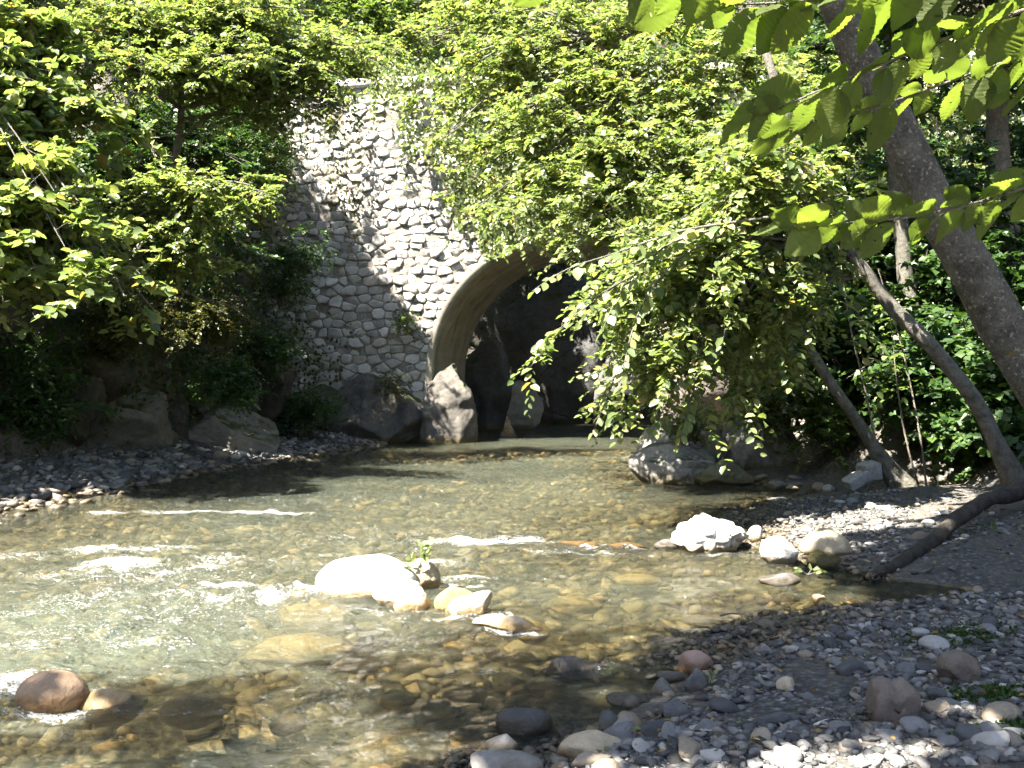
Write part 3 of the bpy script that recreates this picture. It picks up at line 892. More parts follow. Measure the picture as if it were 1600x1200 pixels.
def single_stones(n, x0, x1, y0, y1, cond, smin, smax, seed, label, group, cat="stone"):
    p = sample_xy(n * 6, x0, x1, y0, y1, cond, seed, 1.4)[:n]
    r = np.random.default_rng(seed + 1)
    for q in p:
        s = smin + (smax - smin) * r.random() ** 2.0
        fi = int(r.integers(0, 4)); ti_ = int(r.choice(4, p=[0.32, 0.38, 0.16, 0.14]))
        o = link("stone", SHAPES[(fi, ti_, int(r.integers(0, 3)))], None, (q[0], q[1], q[2] + s * 0.08), "%s %s %s" % (FORMS[fi][0], TONES[ti_][0], label), cat, group)
        o.scale = (s, s, s)
        o.rotation_euler = (r.normal(0, .2), r.normal(0, .2), r.uniform(0, 6.28))


single_stones(95, -0.4, 2.8, 3.35, 5.0, lambda x, y, z: (z > -0.01) & (z < 0.3) & inview(x, y, 0), 0.06, 0.17, 411, "cobble among smaller pebbles of the near stony bar", "cobbles of the near gravel bar")
single_stones(70, 0.8, 3.4, 5.0, 6.6, lambda x, y, z: (z > -0.01) & (z < 0.3) & inview(x, y, 0), 0.05, 0.13, 421, "cobble at the inlet end of the stony bar", "cobbles at the inlet end of the bar")
single_stones(60, 2.0, 4.4, 7.8, 10.6, lambda x, y, z: (z > -0.01) & (z < 0.32), 0.06, 0.17, 431, "cobble on the gravel spit behind the knobbly white rock", "cobbles of the gravel spit")
single_stones(60, -7.5, -3.4, 11, 20, lambda x, y, z: (z > 0.0) & (z < 0.3), 0.14, 0.34, 441, "cobble on the shaded beach under the left cliff", "cobbles of the left beach")
single_stones(14, 2.6, 4.2, 12.4, 14.2, lambda x, y, z: (z > -0.05) & (z < 0.4), 0.15, 0.3, 451, "cobble at the foot of the flat topped greenish rock", "cobbles by the flat topped rock")

# ------------------------------------------------------------------ the bridge
TH = math.radians(8)
F0 = np.array([-1.9, 22.6, 0.0])
FU = np.array([math.cos(TH), -math.sin(TH), 0.0])       # along the face, to the right
FN = np.array([-math.sin(TH), -math.cos(TH), 0.0])      # out of the face, towards us
SPAN, SPRING, RISE, TOP, DEEP = 7.4, 1.45, 3.3, 8.4, 4.0
U0, U1 = -6.0, 14.0


def fp(u, z, out=0.0):
    """point of the bridge face; u, z, out may be arrays"""
    u = np.asarray(u, dtype=float); z = np.asarray(z, dtype=float); out = np.asarray(out, dtype=float)
    P = F0 + u[..., None] * FU + out[..., None] * FN
    P = P.copy(); P[..., 2] = z
    return P


def arch_z(u):
    t = np.clip(np.abs(np.asarray(u, dtype=float) - SPAN / 2) / (SPAN / 2), 0, 1)
    return np.where(t < 1, SPRING + RISE * (1 - t ** 2.25) ** (1 / 2.1), -1.0)


bridge = empty("stone_bridge", tuple(F0), "old rubble stone bridge with one smooth plastered arch over the stream", "bridge")
OFF = -F0


def bchild(name, V, F, mat, smooth=False, parent=bridge, kind=None, tint=None):
    me = mesh_np(name, np.asarray(V) + OFF, F, mat, smooth, tint)
    return link(name, me, parent, kind=kind)


# rubble core with mortar face: front, back and top
na = 48
ang = np.linspace(math.pi, 0, na)
ua = SPAN / 2 + SPAN / 2 * np.cos(ang)
za = SPRING + RISE * (1 - np.abs(np.cos(ang)) ** 2.25) ** (1 / 2.1)
V, F = [], []


def quad(a, b, c, d):
    n = len(V)
    V.extend([a, b, c, d]); F.append([n, n + 1, n + 2, n + 3])


for out in (0.0, -DEEP):
    for k in range(na - 1):
        quad(fp(ua[k], za[k], out), fp(ua[k + 1], za[k + 1], out), fp(ua[k + 1], TOP, out), fp(ua[k], TOP, out))
    quad(fp(U0, -1, out), fp(0, -1, out), fp(0, TOP, out), fp(U0, TOP, out))
    quad(fp(SPAN, -1, out), fp(U1, -1, out), fp(U1, TOP, out), fp(SPAN, TOP, out))
quad(fp(U0, TOP, 0), fp(U1, TOP, 0), fp(U1, TOP, -DEEP), fp(U0, TOP, -DEEP))
bchild("wall_core", np.array(V), np.array(F), M_MORTAR)
# smooth vault with a thin plastered rim at the face
V, F = [], []
cu = np.concatenate([[0, 0], ua, [SPAN, SPAN]]); cz = np.concatenate([[-1, 0.6], za, [0.6, -1]])
nu = np.concatenate([[1, 1], -np.cos(ang), [-1, -1]]); nz = np.concatenate([[0, 0], -np.sin(ang), [0, 0]])
prof = [(0.10, -0.11), (0.10, 0.05), (0.0, 0.06), (-1.0 + 0.9, 0.06)]
rings = []
outs = [0.10, 0.10] + list(np.linspace(0.06, -DEEP - 0.02, 9))
ins = [-0.13, 0.03] + [0.035] * 9
for o_, i_ in zip(outs, ins):
    rings.append(fp(cu + nu * i_, cz + nz * i_, np.full(len(cu), o_)))
R = np.array(rings)
m = len(cu)
VV = R.reshape(-1, 3)
FF = []
for k in range(len(rings) - 1):
    for j in range(m - 1):
        FF.append([k * m + j, k * m + j + 1, (k + 1) * m + j + 1, (k + 1) * m + j])
bchild("arch_vault", VV, np.array(FF), M_VAULT, True)

# rubble stones: irregular pieces fitted together, joints recessed
def clip_poly(poly, n, c):
    """keep the side where n.p <= c"""
    out = []
    for i in range(len(poly)):
        p, q = poly[i], poly[(i + 1) % len(poly)]
        dp, dq = n[0] * p[0] + n[1] * p[1] - c, n[0] * q[0] + n[1] * q[1] - c
        if dp <= 0:
            out.append(p)
        if (dp < 0 < dq) or (dq < 0 < dp):
            t = dp / (dp - dq)
            out.append((p[0] + t * (q[0] - p[0]), p[1] + t * (q[1] - p[1])))
    return out


r = np.random.default_rng(520)
KZ = 1.55
sites = []
z = 0.1
while z < TOP + 0.1:
    h = r.uniform(0.15, 0.25)
    u = U0 + r.uniform(0, .3)
    while u < U1:
        w = r.uniform(0.17, 0.46)
        sites.append((u + w / 2 + r.normal(0, 0.03), (z + h / 2 + r.normal(0, 0.042)) * KZ))
        u += w
    z += h
sites = np.array(sites)
acu, acz = SPAN / 2, SPRING
polys = []
for i, sp_ in enumerate(sites):
    d = np.hypot(*(sites - sp_).T)
    nb = np.argpartition(d, 18)[:19]; nb = nb[np.argsort(d[nb])][1:]
    poly = [(sp_[0] - .6, sp_[1] - .6), (sp_[0] + .6, sp_[1] - .6), (sp_[0] + .6, sp_[1] + .6), (sp_[0] - .6, sp_[1] + .6)]
    for j in nb:
        n = sites[j] - sp_
        poly = clip_poly(poly, n, float(n @ (sites[j] + sp_) / 2))
        if len(poly) < 3: break
    if len(poly) < 3: continue
    P2 = [(p[0], p[1] / KZ) for p in poly]
    c = np.mean(P2, 0)
    # trim against the arch opening
    if -0.5 < c[0] < SPAN + 0.5 and c[1] < SPRING + RISE + 0.6:
        k = int(np.argmin(np.hypot(ua - c[0], za - c[1])))
        t0 = np.array([ua[min(k + 1, na - 1)] - ua[max(k - 1, 0)], za[min(k + 1, na - 1)] - za[max(k - 1, 0)]])
        n = np.array([t0[1], -t0[0]]); n /= np.linalg.norm(n)
        if c[1] < SPRING: n = np.array([1.0, 0.0]) if c[0] < SPAN / 2 else np.array([-1.0, 0.0])
        a0 = np.array([ua[k], za[k]])
        P2 = clip_poly(P2, n, float(n @ a0) - 0.05)
        if len(P2) < 3: continue
        c = np.mean(P2, 0)
        if 0 < c[0] < SPAN and c[1] < float(arch_z(c[0])): continue
    P2 = [p for p in P2 if p[1] < TOP + 0.3]
    if len(P2) < 3: continue
    ext = np.ptp(np.array(P2), axis=0)
    if ext.min() < 0.06: continue
    polys.append((np.array(P2), np.mean(P2, 0)))


def stone_geo(poly, c, r):
    """one fitted stone, local to its centre in (u, z, out)"""
    Q = poly - c
    pts = []
    for i in range(len(Q)):
        a, b = Q[i], Q[(i + 1) % len(Q)]
        if np.linalg.norm(b - a) < 0.03: continue
        pts.append(a * 0.97 + r.normal(0, 0.006, 2))
        pts.append((a + b) / 2 * r.uniform(0.96, 1.03) + r.normal(0, 0.008, 2))
    Q = np.array(pts); m = len(Q)
    g = 1 - 0.007 / max(0.06, np.abs(Q).mean())
    e = r.uniform(-0.02, 0.045); top = e + r.uniform(0.006, 0.026)
    ti = r.normal(0, 0.15, 2)
    rings = []
    for sc, o in ((g, -0.12), (g, e), (g * 0.93, e + (top - e) * 0.75), (g * 0.55, top)):
        q = Q * sc
        oo = o + (q @ ti if o > -0.1 else 0 * q[:, 0]) + (r.normal(0, 0.006, m) if o > -0.1 else 0)
        rings.append(np.stack([q[:, 0], q[:, 1], oo], 1))
    rings.append(np.array([[0, 0, top + 0.004]]))
    V = np.concatenate(rings)
    F4 = [[k * m + i, k * m + (i + 1) % m, (k + 1) * m + (i + 1) % m, (k + 1) * m + i] for k in range(3) for i in range(m)]
    F3 = [[3 * m + i, 3 * m + (i + 1) % m, 4 * m] for i in range(m)]
    V = V[:, 0:1] * FU + V[:, 1:2] * np.array([0, 0, 1.0]) + V[:, 2:3] * FN
    return V, np.array(F4), np.array(F3)


def shown(c):
    return (-3.0 < c[0] < 2.0) and (1.2 < c[1] < 7.6)


vis = [q for q in polys if shown(q[1])]
vis.sort(key=lambda q: abs(q[1][0] + 0.6) + 0.3 * abs(q[1][1] - 4.5))
ids = set(id(q) for q in vis[:290])
Vb, Fb4, Fb3, Tb, nb_ = [], [], [], [], 0
for q in polys:
    V, F4, F3 = stone_geo(q[0], q[1], r)
    ctr = fp(q[1][0], q[1][1], 0.0)
    if id(q) in ids:
        link("wall_stone", mesh_np("wall_stone", V, [F4, F3], M_WALLST, False), bridge, tuple(ctr + OFF))
    else:
        Vb.append(V + ctr); Fb4.append(F4 + nb_); Fb3.append(F3 + nb_); nb_ += len(V); Tb.append(np.full(len(V), r.random()))
bchild("wall_stones", np.concatenate(Vb), [np.concatenate(Fb4), np.concatenate(Fb3)], M_WALLST2, False, kind="stuff", tint=np.concatenate(Tb))
WST = []
for k in range(10):
    Vs, Fs = ICO[3]
    Vs = Vs / (np.sum(np.abs(Vs) ** 6, 1) ** (1 / 6))[:, None] * 0.5
    WST.append((Vs + 0.03 * np.stack([vnoise(Vs * 3 + k * 7.1 + j * 31, 60 + j) for j in range(3)], 1), Fs))
# coping slabs on the parapet
for k in range(16):
    u = -5.6 + k * 1.2
    Vs, Fs = WST[k % 10]
    v = Vs * np.array([1.17, 0.55, 0.22])
    v = v @ np.array(Matrix.Rotation(-TH, 3, 'Z')).T + fp(u, TOP + 0.09, -0.15)
    bchild("coping_slab", v, Fs, M_WALLST2, True, tint=np.full(len(v), 0.4))


# ------------------------------------------------------------------ plants
def tube(path, radii, sides=8):
    P = np.asarray(path, dtype=float); n = len(P)
    T = unit(np.gradient(P, axis=0))
    ref = np.where(np.abs(T[:, 2:3]) > 0.9, np.array([[1.0, 0, 0]]), np.array([[0, 0, 1.0]]))
    S = unit(np.cross(T, ref)); B = np.cross(S, T)
    a = np.linspace(0, 2 * math.pi, sides, endpoint=False)
    V = P[:, None] + np.asarray(radii)[:, None, None] * (np.cos(a)[None, :, None] * S[:, None] + np.sin(a)[None, :, None] * B[:, None])
    V = V.reshape(-1, 3)
    F = []
    i = np.arange(n - 1)[:, None] * sides; j = np.arange(sides)[None]; k = (j + 1) % sides
    F = np.stack([(i + j).ravel(), (i + k).ravel(), (i + sides + k).ravel(), (i + sides + j).ravel()], 1)
    return V, F


def smooth_path(pts, n):
    pts = np.asarray(pts, dtype=float)
    t = np.concatenate([[0], np.cumsum(np.linalg.norm(np.diff(pts, axis=0), axis=1))]); t /= t[-1]
    s = np.linspace(0, 1, n)
    out = np.stack([np.interp(s, t, pts[:, k]) for k in range(3)], 1)
    for _ in range(max(2, n // len(pts))):
        out[1:-1] = 0.25 * out[:-2] + 0.5 * out[1:-1] + 0.25 * out[2:]
    return out


def twigs_mesh(B, E, r0):
    """thin three sided sticks from B to E"""
    D = unit(E - B)
    S = unit(np.cross(D, np.array([0.13, 0.21, 0.97]))); U = np.cross(S, D)
    V = []
    for k in range(3):
        a = k * 2.094
        o = (math.cos(a) * S + math.sin(a) * U)
        V.append(B + o * r0); V.append(E + o * r0 * 0.4)
    V = np.stack(V, 1).reshape(-1, 3)
    n = len(B)
    q = np.array([[0, 2, 3, 1], [2, 4, 5, 3], [4, 0, 1, 5]])
    F = (q[None] + (np.arange(n) * 6)[:, None, None]).reshape(-1, 4)
    return V, F


def leaves_arrays(P, D, N, S, wide=0.30, fold=0.10):
    D = unit(D)
    side = unit(np.cross(D, N)); N = np.cross(side, D)
    tpl = [(0, 0, 0), (.30, -wide, fold), (.72, -wide * .85, fold * .7), (1, 0, -.10), (.72, wide * .85, fold * .7), (.30, wide, fold)]
    S = S[:, None]
    V = np.stack([P + S * (a * D + b * side + c * N) for a, b, c in tpl], 1).reshape(-1, 3)
    q = np.array([[0, 1, 2, 3], [0, 3, 4, 5]])
    F = (q[None] + (np.arange(len(P)) * 6)[:, None, None]).reshape(-1, 4)
    return V, F


def kite_arrays(P, D, N, S, wide=0.30, fold=0.10):
    """two triangles folded on the midrib: enough for leaves a few pixels long"""
    D = unit(D)
    side = unit(np.cross(D, N)); N = np.cross(side, D)
    S = S[:, None]; w = wide * 1.12
    V = np.stack([P, P + S * (.45 * D - w * side + fold * N), P + S * (D - .08 * N), P + S * (.45 * D + w * side + fold * N)], 1).reshape(-1, 3)
    F = (np.array([[0, 1, 2], [0, 2, 3]])[None] + (np.arange(len(P)) * 4)[:, None, None]).reshape(-1, 3)
    return V, F


def spray_leaves(TB, TD, TL, rng, nleaf=12, leaf=0.1, droop=0.2, tilt=0.45, upbias=1.0):
    """leaves alternating along twigs TB + t*TD*TL, lying roughly in flat sprays"""
    m = len(TB)
    t = (np.arange(nleaf)[None] + rng.uniform(0.2, 0.8, (m, nleaf))) / nleaf
    t = 0.12 + 0.88 * t
    P = TB[:, None] + TD[:, None] * (TL[:, None] * t)[..., None]
    P[..., 2] -= droop * (TL[:, None] * t ** 2)
    up = np.array([0, 0, 1.0])
    side = unit(np.cross(TD, up) + 1e-6)
    sg = np.where((np.arange(nleaf) % 2) == 0, 1.0, -1.0)[None, :, None]
    D = TD[:, None] * 0.6 + side[:, None] * sg * 0.8 + rng.normal(0, 0.25, (m, nleaf, 3))
    D[..., 2] -= 0.25
    N = np.array([-0.22, -0.25, 1.0])[None, None] * upbias + rng.normal(0, tilt, (m, nleaf, 3))
    S = leaf * rng.uniform(0.4, 1.3, (m, nleaf)) * (1.05 - 0.3 * t)
    return P.reshape(-1, 3), D.reshape(-1, 3), unit(N.reshape(-1, 3)), S.ravel()


def crown_geo(starts, ends, rng, subs=9, twigs=6, nleaf=12, leaf=0.1, sub_len=0.9, twig_len=0.4, droop=0.25, flat=0.45, arch=0.25, tilt=0.45):
    """limbs from starts to ends with side branches, twigs and leaves; returns limb paths, stick arrays, leaf arrays"""
    limbs, SB, SE, TB, TD, TL = [], [], [], [], [], []
    for a, b in zip(starts, ends):
        L = np.linalg.norm(b - a)
        mid = (a + b) / 2 + np.array([0, 0, arch * L]) + rng.normal(0, 0.07 * L, 3)
        s = np.linspace(0, 1, 9)[:, None]
        path = (1 - s) ** 2 * a + 2 * s * (1 - s) * mid + s ** 2 * b
        limbs.append(path)
        ldir = unit(b - a)
        for k in range(subs):
            tt = 0.3 + 0.7 * (k + rng.random()) / subs
            f = tt * 8; i = min(int(f), 7)
            p0 = path[i] + (path[i + 1] - path[i]) * (f - i)
            d = ldir * 0.5 + rng.normal(0, 1, 3) * np.array([1, 1, flat]); d /= np.linalg.norm(d)
            l = sub_len * rng.uniform(0.45, 1.1) * (1.15 - 0.5 * tt)
            p1 = p0 + d * l; p1[2] -= droop * l * 0.6
            SB.append(p0); SE.append(p1)
            for j in range(twigs):
                u = 0.2 + 0.8 * (j + rng.random()) / twigs
                q = p0 + (p1 - p0) * u
                e = d * 0.6 + rng.normal(0, 0.8, 3) * np.array([1, 1, flat]); e /= np.linalg.norm(e)
                TB.append(q); TD.append(e); TL.append(twig_len * rng.uniform(0.5, 1.2))
    SB, SE, TB, TD, TL = map(np.array, (SB, SE, TB, TD, TL))
    lv = spray_leaves(TB, TD, TL, rng, nleaf, leaf, droop, tilt)
    TE = TB + TD * (TL * 0.85)[:, None]; TE[:, 2] -= droop * TL * 0.7
    return limbs, (SB, SE), (TB, TE), lv


def ell_points(rng, c, r, n, shell=0.55):
    v = unit(rng.normal(size=(n, 3)))
    v[:, 2] = np.where(v[:, 2] < -0.6, -v[:, 2], v[:, 2])
    k = rng.uniform(shell, 1.0, n)[:, None]
    return np.asarray(c) + v * k * np.asarray(r)


def make_crown(root, off, limbs, sticks, twg, lv, rng, mat, bark, limb_r=0.035, sides=6, limb_name="branch", tintpow=1.0, wide=0.30, fold=0.10, fine=False):
    for pth in limbs:
        rr = np.linspace(limb_r, limb_r * 0.3, len(pth))
        v, f = tube(pth + off, rr, sides)
        link(limb_name, mesh_np(limb_name, v, f, bark, True), root)
    v1, f1 = twigs_mesh(sticks[0] + off, sticks[1] + off, limb_r * 0.32)
    kt = rng.random(len(twg[0])) < 0.28
    v2, f2 = twigs_mesh(twg[0][kt] + off, twg[1][kt] + off, limb_r * 0.13)
    link("twigs", mesh_np("twigs", np.concatenate([v1, v2]), np.concatenate([f1, f2 + len(v1)]), bark), root, kind="stuff")
    P, D, N, S = lv
    v, f = (leaves_arrays if fine else kite_arrays)(P + off, D, N, S, wide, fold)
    tint = np.repeat(rng.random(len(P)) ** tintpow, 6 if fine else 4)
    return link("crown", mesh_np("crown", v, f, mat, False, tint), root, kind="stuff")


def tree(name, label, trunk_pts, tr, crowns, seed, mat=None, bark=None, group=None, cat="tree", subs=9, twigs=6, nleaf=12, leaf=0.1, sub_len=0.9,
         twig_len=0.4, droop=0.25, flat=0.45, arch=0.2, tilt=0.45, limb_r=0.035, tmin=0.35, knots=0, tsides=14, extra=(), tintpow=1.0, wide=0.30, fine=False):
    rng = np.random.default_rng(seed)
    mat = mat or M_LIME; bark = bark or M_BARK
    tp = np.array([tuple(p) for p in trunk_pts], dtype=float)
    base = tp[0].copy()
    root = empty(name, tuple(base), label, cat, group)
    off = -base
    n = 28
    path = smooth_path(tp, n)
    path[1:-1] += 0.35 * tr[0] * np.stack([vnoise(path[1:-1] * 1.7 + 9 * j, seed + j) for j in range(3)], 1)
    rad = np.interp(np.linspace(0, 1, n), np.linspace(0, 1, len(tr)), tr)
    rad[0] *= 1.7; rad[1] *= 1.3; rad[2] *= 1.12
    v, f = tube(path + off, rad, tsides)
    # bark lumps
    c = np.repeat(path + off, tsides, axis=0)
    v = c + (v - c) * (1 + 0.07 * fbm(v * 9 / max(tr[0] * 4, 0.2) + seed, 3, seed))[:, None]
    link("trunk", mesh_np("trunk", v, f, bark, True), root)
    starts, ends = [], []
    for (cc, rr, nl) in crowns:
        E = ell_points(rng, cc, rr, nl)
        for e in E:
            d = np.linalg.norm(path - e, axis=1) + 0.8 * (np.linspace(0, 1, n) < tmin) * 9 + rng.uniform(0, 0.8, n)
            starts.append(path[int(np.argmin(d))]); ends.append(e)
    for a, b in extra:
        starts.append(np.array(a)); ends.append(np.array(b))
    g = crown_geo(starts, ends, rng, subs, twigs, nleaf, leaf, sub_len, twig_len, droop, flat, arch, tilt)
    make_crown(root, off, *g, rng, mat, bark, limb_r, tintpow=tintpow, wide=wide, fine=fine)
    return root


def shrub(name, label, base, c, r, nl, seed, mat=None, bark=None, group=None, cat="shrub", subs=6, twigs=5, nleaf=10, leaf=0.09, sub_len=0.5, twig_len=0.3, droop=0.2, flat=0.6, arch=0.15, tilt=0.5, limb_r=0.014, wide=0.30, tintpow=1.0, fine=False):
    rng = np.random.default_rng(seed)
    base = np.array(base, dtype=float)
    root = empty(name, tuple(base), label, cat, group)
    E = ell_points(rng, c, r, nl, 0.4)
    starts = [base + rng.normal(0, 0.08, 3) * np.array([1, 1, 0.2]) for _ in E]
    g = crown_geo(starts, list(E), rng, subs, twigs, nleaf, leaf, sub_len, twig_len, droop, flat, arch, tilt)
    make_crown(root, -base, *g, rng, mat or M_MID, bark or M_BARK, limb_r, sides=5, limb_name="stem", wide=wide, tintpow=tintpow, fine=fine)
    return root


def tl(p):
    return (p[0], p[1], p[2])


# --- left bank trees
GL = "trees on the left bank"
tree("bank_tree", "broad leaved tree hanging its bright branches over the shaded left beach", [(-9.2, 13.5, 3.4), (-8.6, 13.4, 5.0), (-7.6, 13.2, 6.4), (-7.0, 13.0, 7.6)], (0.16, 0.12, 0.06),
     [(tl(W(a, b, d)), (0.75, 0.6, 0.28), 4) for a, b, d in [(30, 90, 14.2), (20, 165, 13.6), (110, 205, 13.2), (30, 265, 12.6), (110, 320, 12.2), (45, 365, 11.9), (150, 405, 11.6), (70, 440, 11.5), (190, 470, 11.4), (-30, 420, 12)]] + [((-8.3, 9.9, 4.3), (0.9, 0.9, 0.3), 5)], 601, limb_r=0.02, fine=True, leaf=0.18, nleaf=10, subs=8, twigs=5, group=GL, wide=0.36, droop=0.35)
tree("bank_tree", "slender forked tree leaning out from the left cliff", [(-6.9, 16.4, 3.0), (-5.9, 16.3, 4.2), (-5.6, 16.2, 5.6), (-5.5, 16, 7.2)], (0.09, 0.07, 0.04),
     [(tl(W(a, b, d)), (0.95, 0.7, 0.28), 4) for a, b, d in [(330, 25, 15.6), (220, 50, 15.4), (430, 45, 16.0), (380, 105, 15.2), (270, 125, 14.8), (150, 20, 15.6), (465, 125, 15.8), (90, 60, 15.0), (180, 130, 14.6), (520, 40, 17), (500, 140, 16.2), (550, 115, 16.4), (600, 85, 16.6), (470, 175, 16.0)]], 602, leaf=0.11, subs=9, group=GL, droop=0.2, tmin=0.45)
tree("bank_tree", "tree with a yellowish spray reaching out low over the water", [(-7.0, 14.2, 2.4), (-6.1, 14.0, 2.9), (-5.3, 13.8, 3.6), (-4.7, 13.6, 4.0)], (0.07, 0.05, 0.025),
     [((-4.6, 13.4, 3.9), (0.9, 0.7, 0.45), 7), ((-5.0, 13.6, 3.1), (0.8, 0.7, 0.45), 6)], 603, fine=True, leaf=0.10, subs=8, group=GL, sub_len=0.6, extra=[((-4.9, 13.6, 3.9), (-3.25, 13.0, 3.95)), ((-4.9, 13.6, 3.9), (-3.6, 13.2, 4.15))])
tree("bank_tree", "leafy tree crowding against the shaded edge of the bridge wall", [(-7.4, 20.6, 4.2), (-6.9, 20.8, 5.6), (-6.4, 21.0, 7.0), (-6.2, 21, 8.4)], (0.13, 0.1, 0.05),
     [((-6.3, 20.9, 6.7), (1.4, 1.3, 1.4), 18), ((-7.4, 20.2, 8.4), (1.6, 1.2, 0.9), 7), ((-5.6, 21.5, 6.3), (0.7, 0.7, 1.2), 18), ((-6.4, 21.0, 4.8), (1.3, 1.0, 1.1), 9), (tl(W(410, 150, 20.3)), (0.8, 0.6, 0.3), 5)], 604, leaf=0.11, subs=9, group=GL, mat=M_LIME)
tree("bank_tree", "tall tree whose crown fills the corner above the left cliff", [(-11, 17, 6.0), (-10.6, 16.8, 8.0), (-10, 16.6, 10.5)], (0.22, 0.16, 0.08),
     [((-10.0, 17.4, 9.0), (2.2, 1.6, 1.6), 13), ((-8.6, 18.8, 8.6), (1.8, 1.4, 1.2), 10), ((-10.4, 17.6, 6.6), (1.8, 1.4, 0.8), 8)], 605, leaf=0.14, nleaf=9, subs=9, group=GL)
tree("bank_tree", "tree rooted high on the left slope between the tall tree and the bridge", [(-10.5, 21.0, 7.0), (-10.0, 20.9, 9.0), (-9.4, 20.6, 11.0)], (0.18, 0.14, 0.07),
     [((-9.0, 20.2, 9.0), (2.2, 1.4, 2.0), 14), ((-8.0, 20.6, 10.6), (2.0, 1.4, 1.2), 9)], 607, leaf=0.14, nleaf=9, subs=9, group=GL)
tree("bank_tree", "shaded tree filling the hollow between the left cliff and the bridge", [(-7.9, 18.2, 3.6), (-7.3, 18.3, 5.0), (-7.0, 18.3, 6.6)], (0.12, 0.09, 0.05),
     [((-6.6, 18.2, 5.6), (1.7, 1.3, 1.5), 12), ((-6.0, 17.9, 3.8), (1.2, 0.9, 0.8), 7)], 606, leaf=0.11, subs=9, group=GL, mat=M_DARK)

# --- trees on and behind the bridge
GB = "trees rising behind the bridge"
tree("hill_tree", "bright tree standing above the middle of the bridge", [(1.2, 27.5, 7.6), (1.0, 27.3, 10), (0.6, 27, 12.5)], (0.2, 0.15, 0.08),
     [((-0.5, 25.5, 10.6), (3.0, 1.8, 1.8), 16), ((2.8, 25.8, 10.8), (2.6, 1.8, 2.0), 14)], 611, leaf=0.14, subs=9, group=GB, sub_len=1.2, twig_len=0.5)
tree("hill_tree", "tree behind the left shoulder of the bridge, partly in shade", [(-5.8, 27.5, 7.4), (-5.6, 27.3, 10), (-5.2, 27, 12.5)], (0.2, 0.15, 0.08),
     [((-5.2, 26.4, 11.2), (2.8, 1.8, 1.8), 16), ((-3.9, 23.6, 9.0), (1.5, 0.6, 0.4), 14), ((-3.0, 28.6, 11.0), (2.2, 1.8, 1.8), 12), ((-1.2, 30.6, 12.4), (3.2, 2.4, 2.0), 18), ((-6.5, 29.5, 13.5), (2.8, 2.0, 2.0), 12)], 612, leaf=0.16, nleaf=8, subs=9, group=GB, mat=M_MID, sub_len=1.2, twig_len=0.5)
tree("hill_tree", "dense tree behind the right end of the bridge", [(8.0, 26, 7.0), (7.8, 25.8, 10), (7.4, 25.6, 12.5)], (0.2, 0.15, 0.08),
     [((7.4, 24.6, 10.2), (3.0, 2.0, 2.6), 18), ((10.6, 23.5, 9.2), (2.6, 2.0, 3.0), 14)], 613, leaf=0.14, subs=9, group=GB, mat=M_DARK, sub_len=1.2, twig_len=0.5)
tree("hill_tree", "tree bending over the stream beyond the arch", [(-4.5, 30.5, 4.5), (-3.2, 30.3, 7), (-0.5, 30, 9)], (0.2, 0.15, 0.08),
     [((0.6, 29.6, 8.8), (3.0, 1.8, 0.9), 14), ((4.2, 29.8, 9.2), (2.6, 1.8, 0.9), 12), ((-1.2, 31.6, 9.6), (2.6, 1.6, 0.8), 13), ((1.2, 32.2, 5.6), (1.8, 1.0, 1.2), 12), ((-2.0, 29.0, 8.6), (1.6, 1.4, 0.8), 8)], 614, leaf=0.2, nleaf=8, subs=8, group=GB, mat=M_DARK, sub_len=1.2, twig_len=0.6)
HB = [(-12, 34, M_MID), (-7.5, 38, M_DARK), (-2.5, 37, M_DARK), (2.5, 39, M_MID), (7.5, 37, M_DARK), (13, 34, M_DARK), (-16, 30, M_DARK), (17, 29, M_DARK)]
hsrc = None
HL = ["forest tree above the far gorge wall on the left", "dark forest tree showing between the crowns at the top left", "dark forest tree showing through the gap over the bridge", "forest tree high above the arch", "dark forest tree behind the right crowns", "dark forest tree on the slope beyond the right bank", "forest tree at the far left edge of the slope", "forest tree at the far right edge of the slope"]
for i, (x, y, m) in enumerate(HB):
    z0 = Hs(x, y) - 0.3
    lab = HL[i]
    tree("forest_tree", lab, [(x, y, z0), (x + .2, y, z0 + 4), (x, y, z0 + 9)], (0.25, 0.2, 0.08), [((x, y - 0.8, z0 + 6.5), (3.4, 2.2, 4.0), 22)], 630 + i, mat=m, leaf=0.24, nleaf=8, subs=8, twigs=5, sub_len=1.6, twig_len=0.8, group="forest trees on the far slope", limb_r=0.06, tsides=8)

# --- right bank trees
GR = "leaning trees on the right bank"
tree("bank_tree", "thin grey tree leaning from the right bank towards the arch", [W(1412, 765, 11.8), W(1370, 700, 11.8), W(1290, 590, 11.8), W(1215, 460, 11.8), W(1150, 375, 11.9), W(1085, 285, 12.1), W(1000, 170, 12.4), W(930, 60, 12.6)],
     (0.10, 0.07, 0.062, 0.056, 0.048, 0.04, 0.03, 0.02),
     [(tl(W(a, b, d)), (0.7, 0.55, 0.24), 3) for a, b, d in [(930, 30, 13.4), (820, 50, 13.6), (720, 45, 14.0), (640, 80, 14.4), (1040, 50, 12.8), (780, 130, 13.0), (880, 140, 12.8), (980, 150, 12.4), (690, 160, 13.6), (1080, 150, 12.0), (830, 220, 12.3), (930, 240, 11.9), (1030, 250, 11.5), (1120, 250, 11.0),
      (770, 270, 12.4), (870, 310, 11.7), (960, 330, 11.3), (1060, 340, 10.9), (1130, 390, 10.6), (1010, 410, 10.9), (800, 340, 12.0), (730, 330, 12.5), (900, 375, 11.4), (690, 240, 13.2), (1180, 320, 10.6), (1150, 80, 12.6), (1230, 120, 12.4)]],
     651, leaf=0.11, subs=7, group=GR, tmin=0.5, droop=0.3, limb_r=0.02)
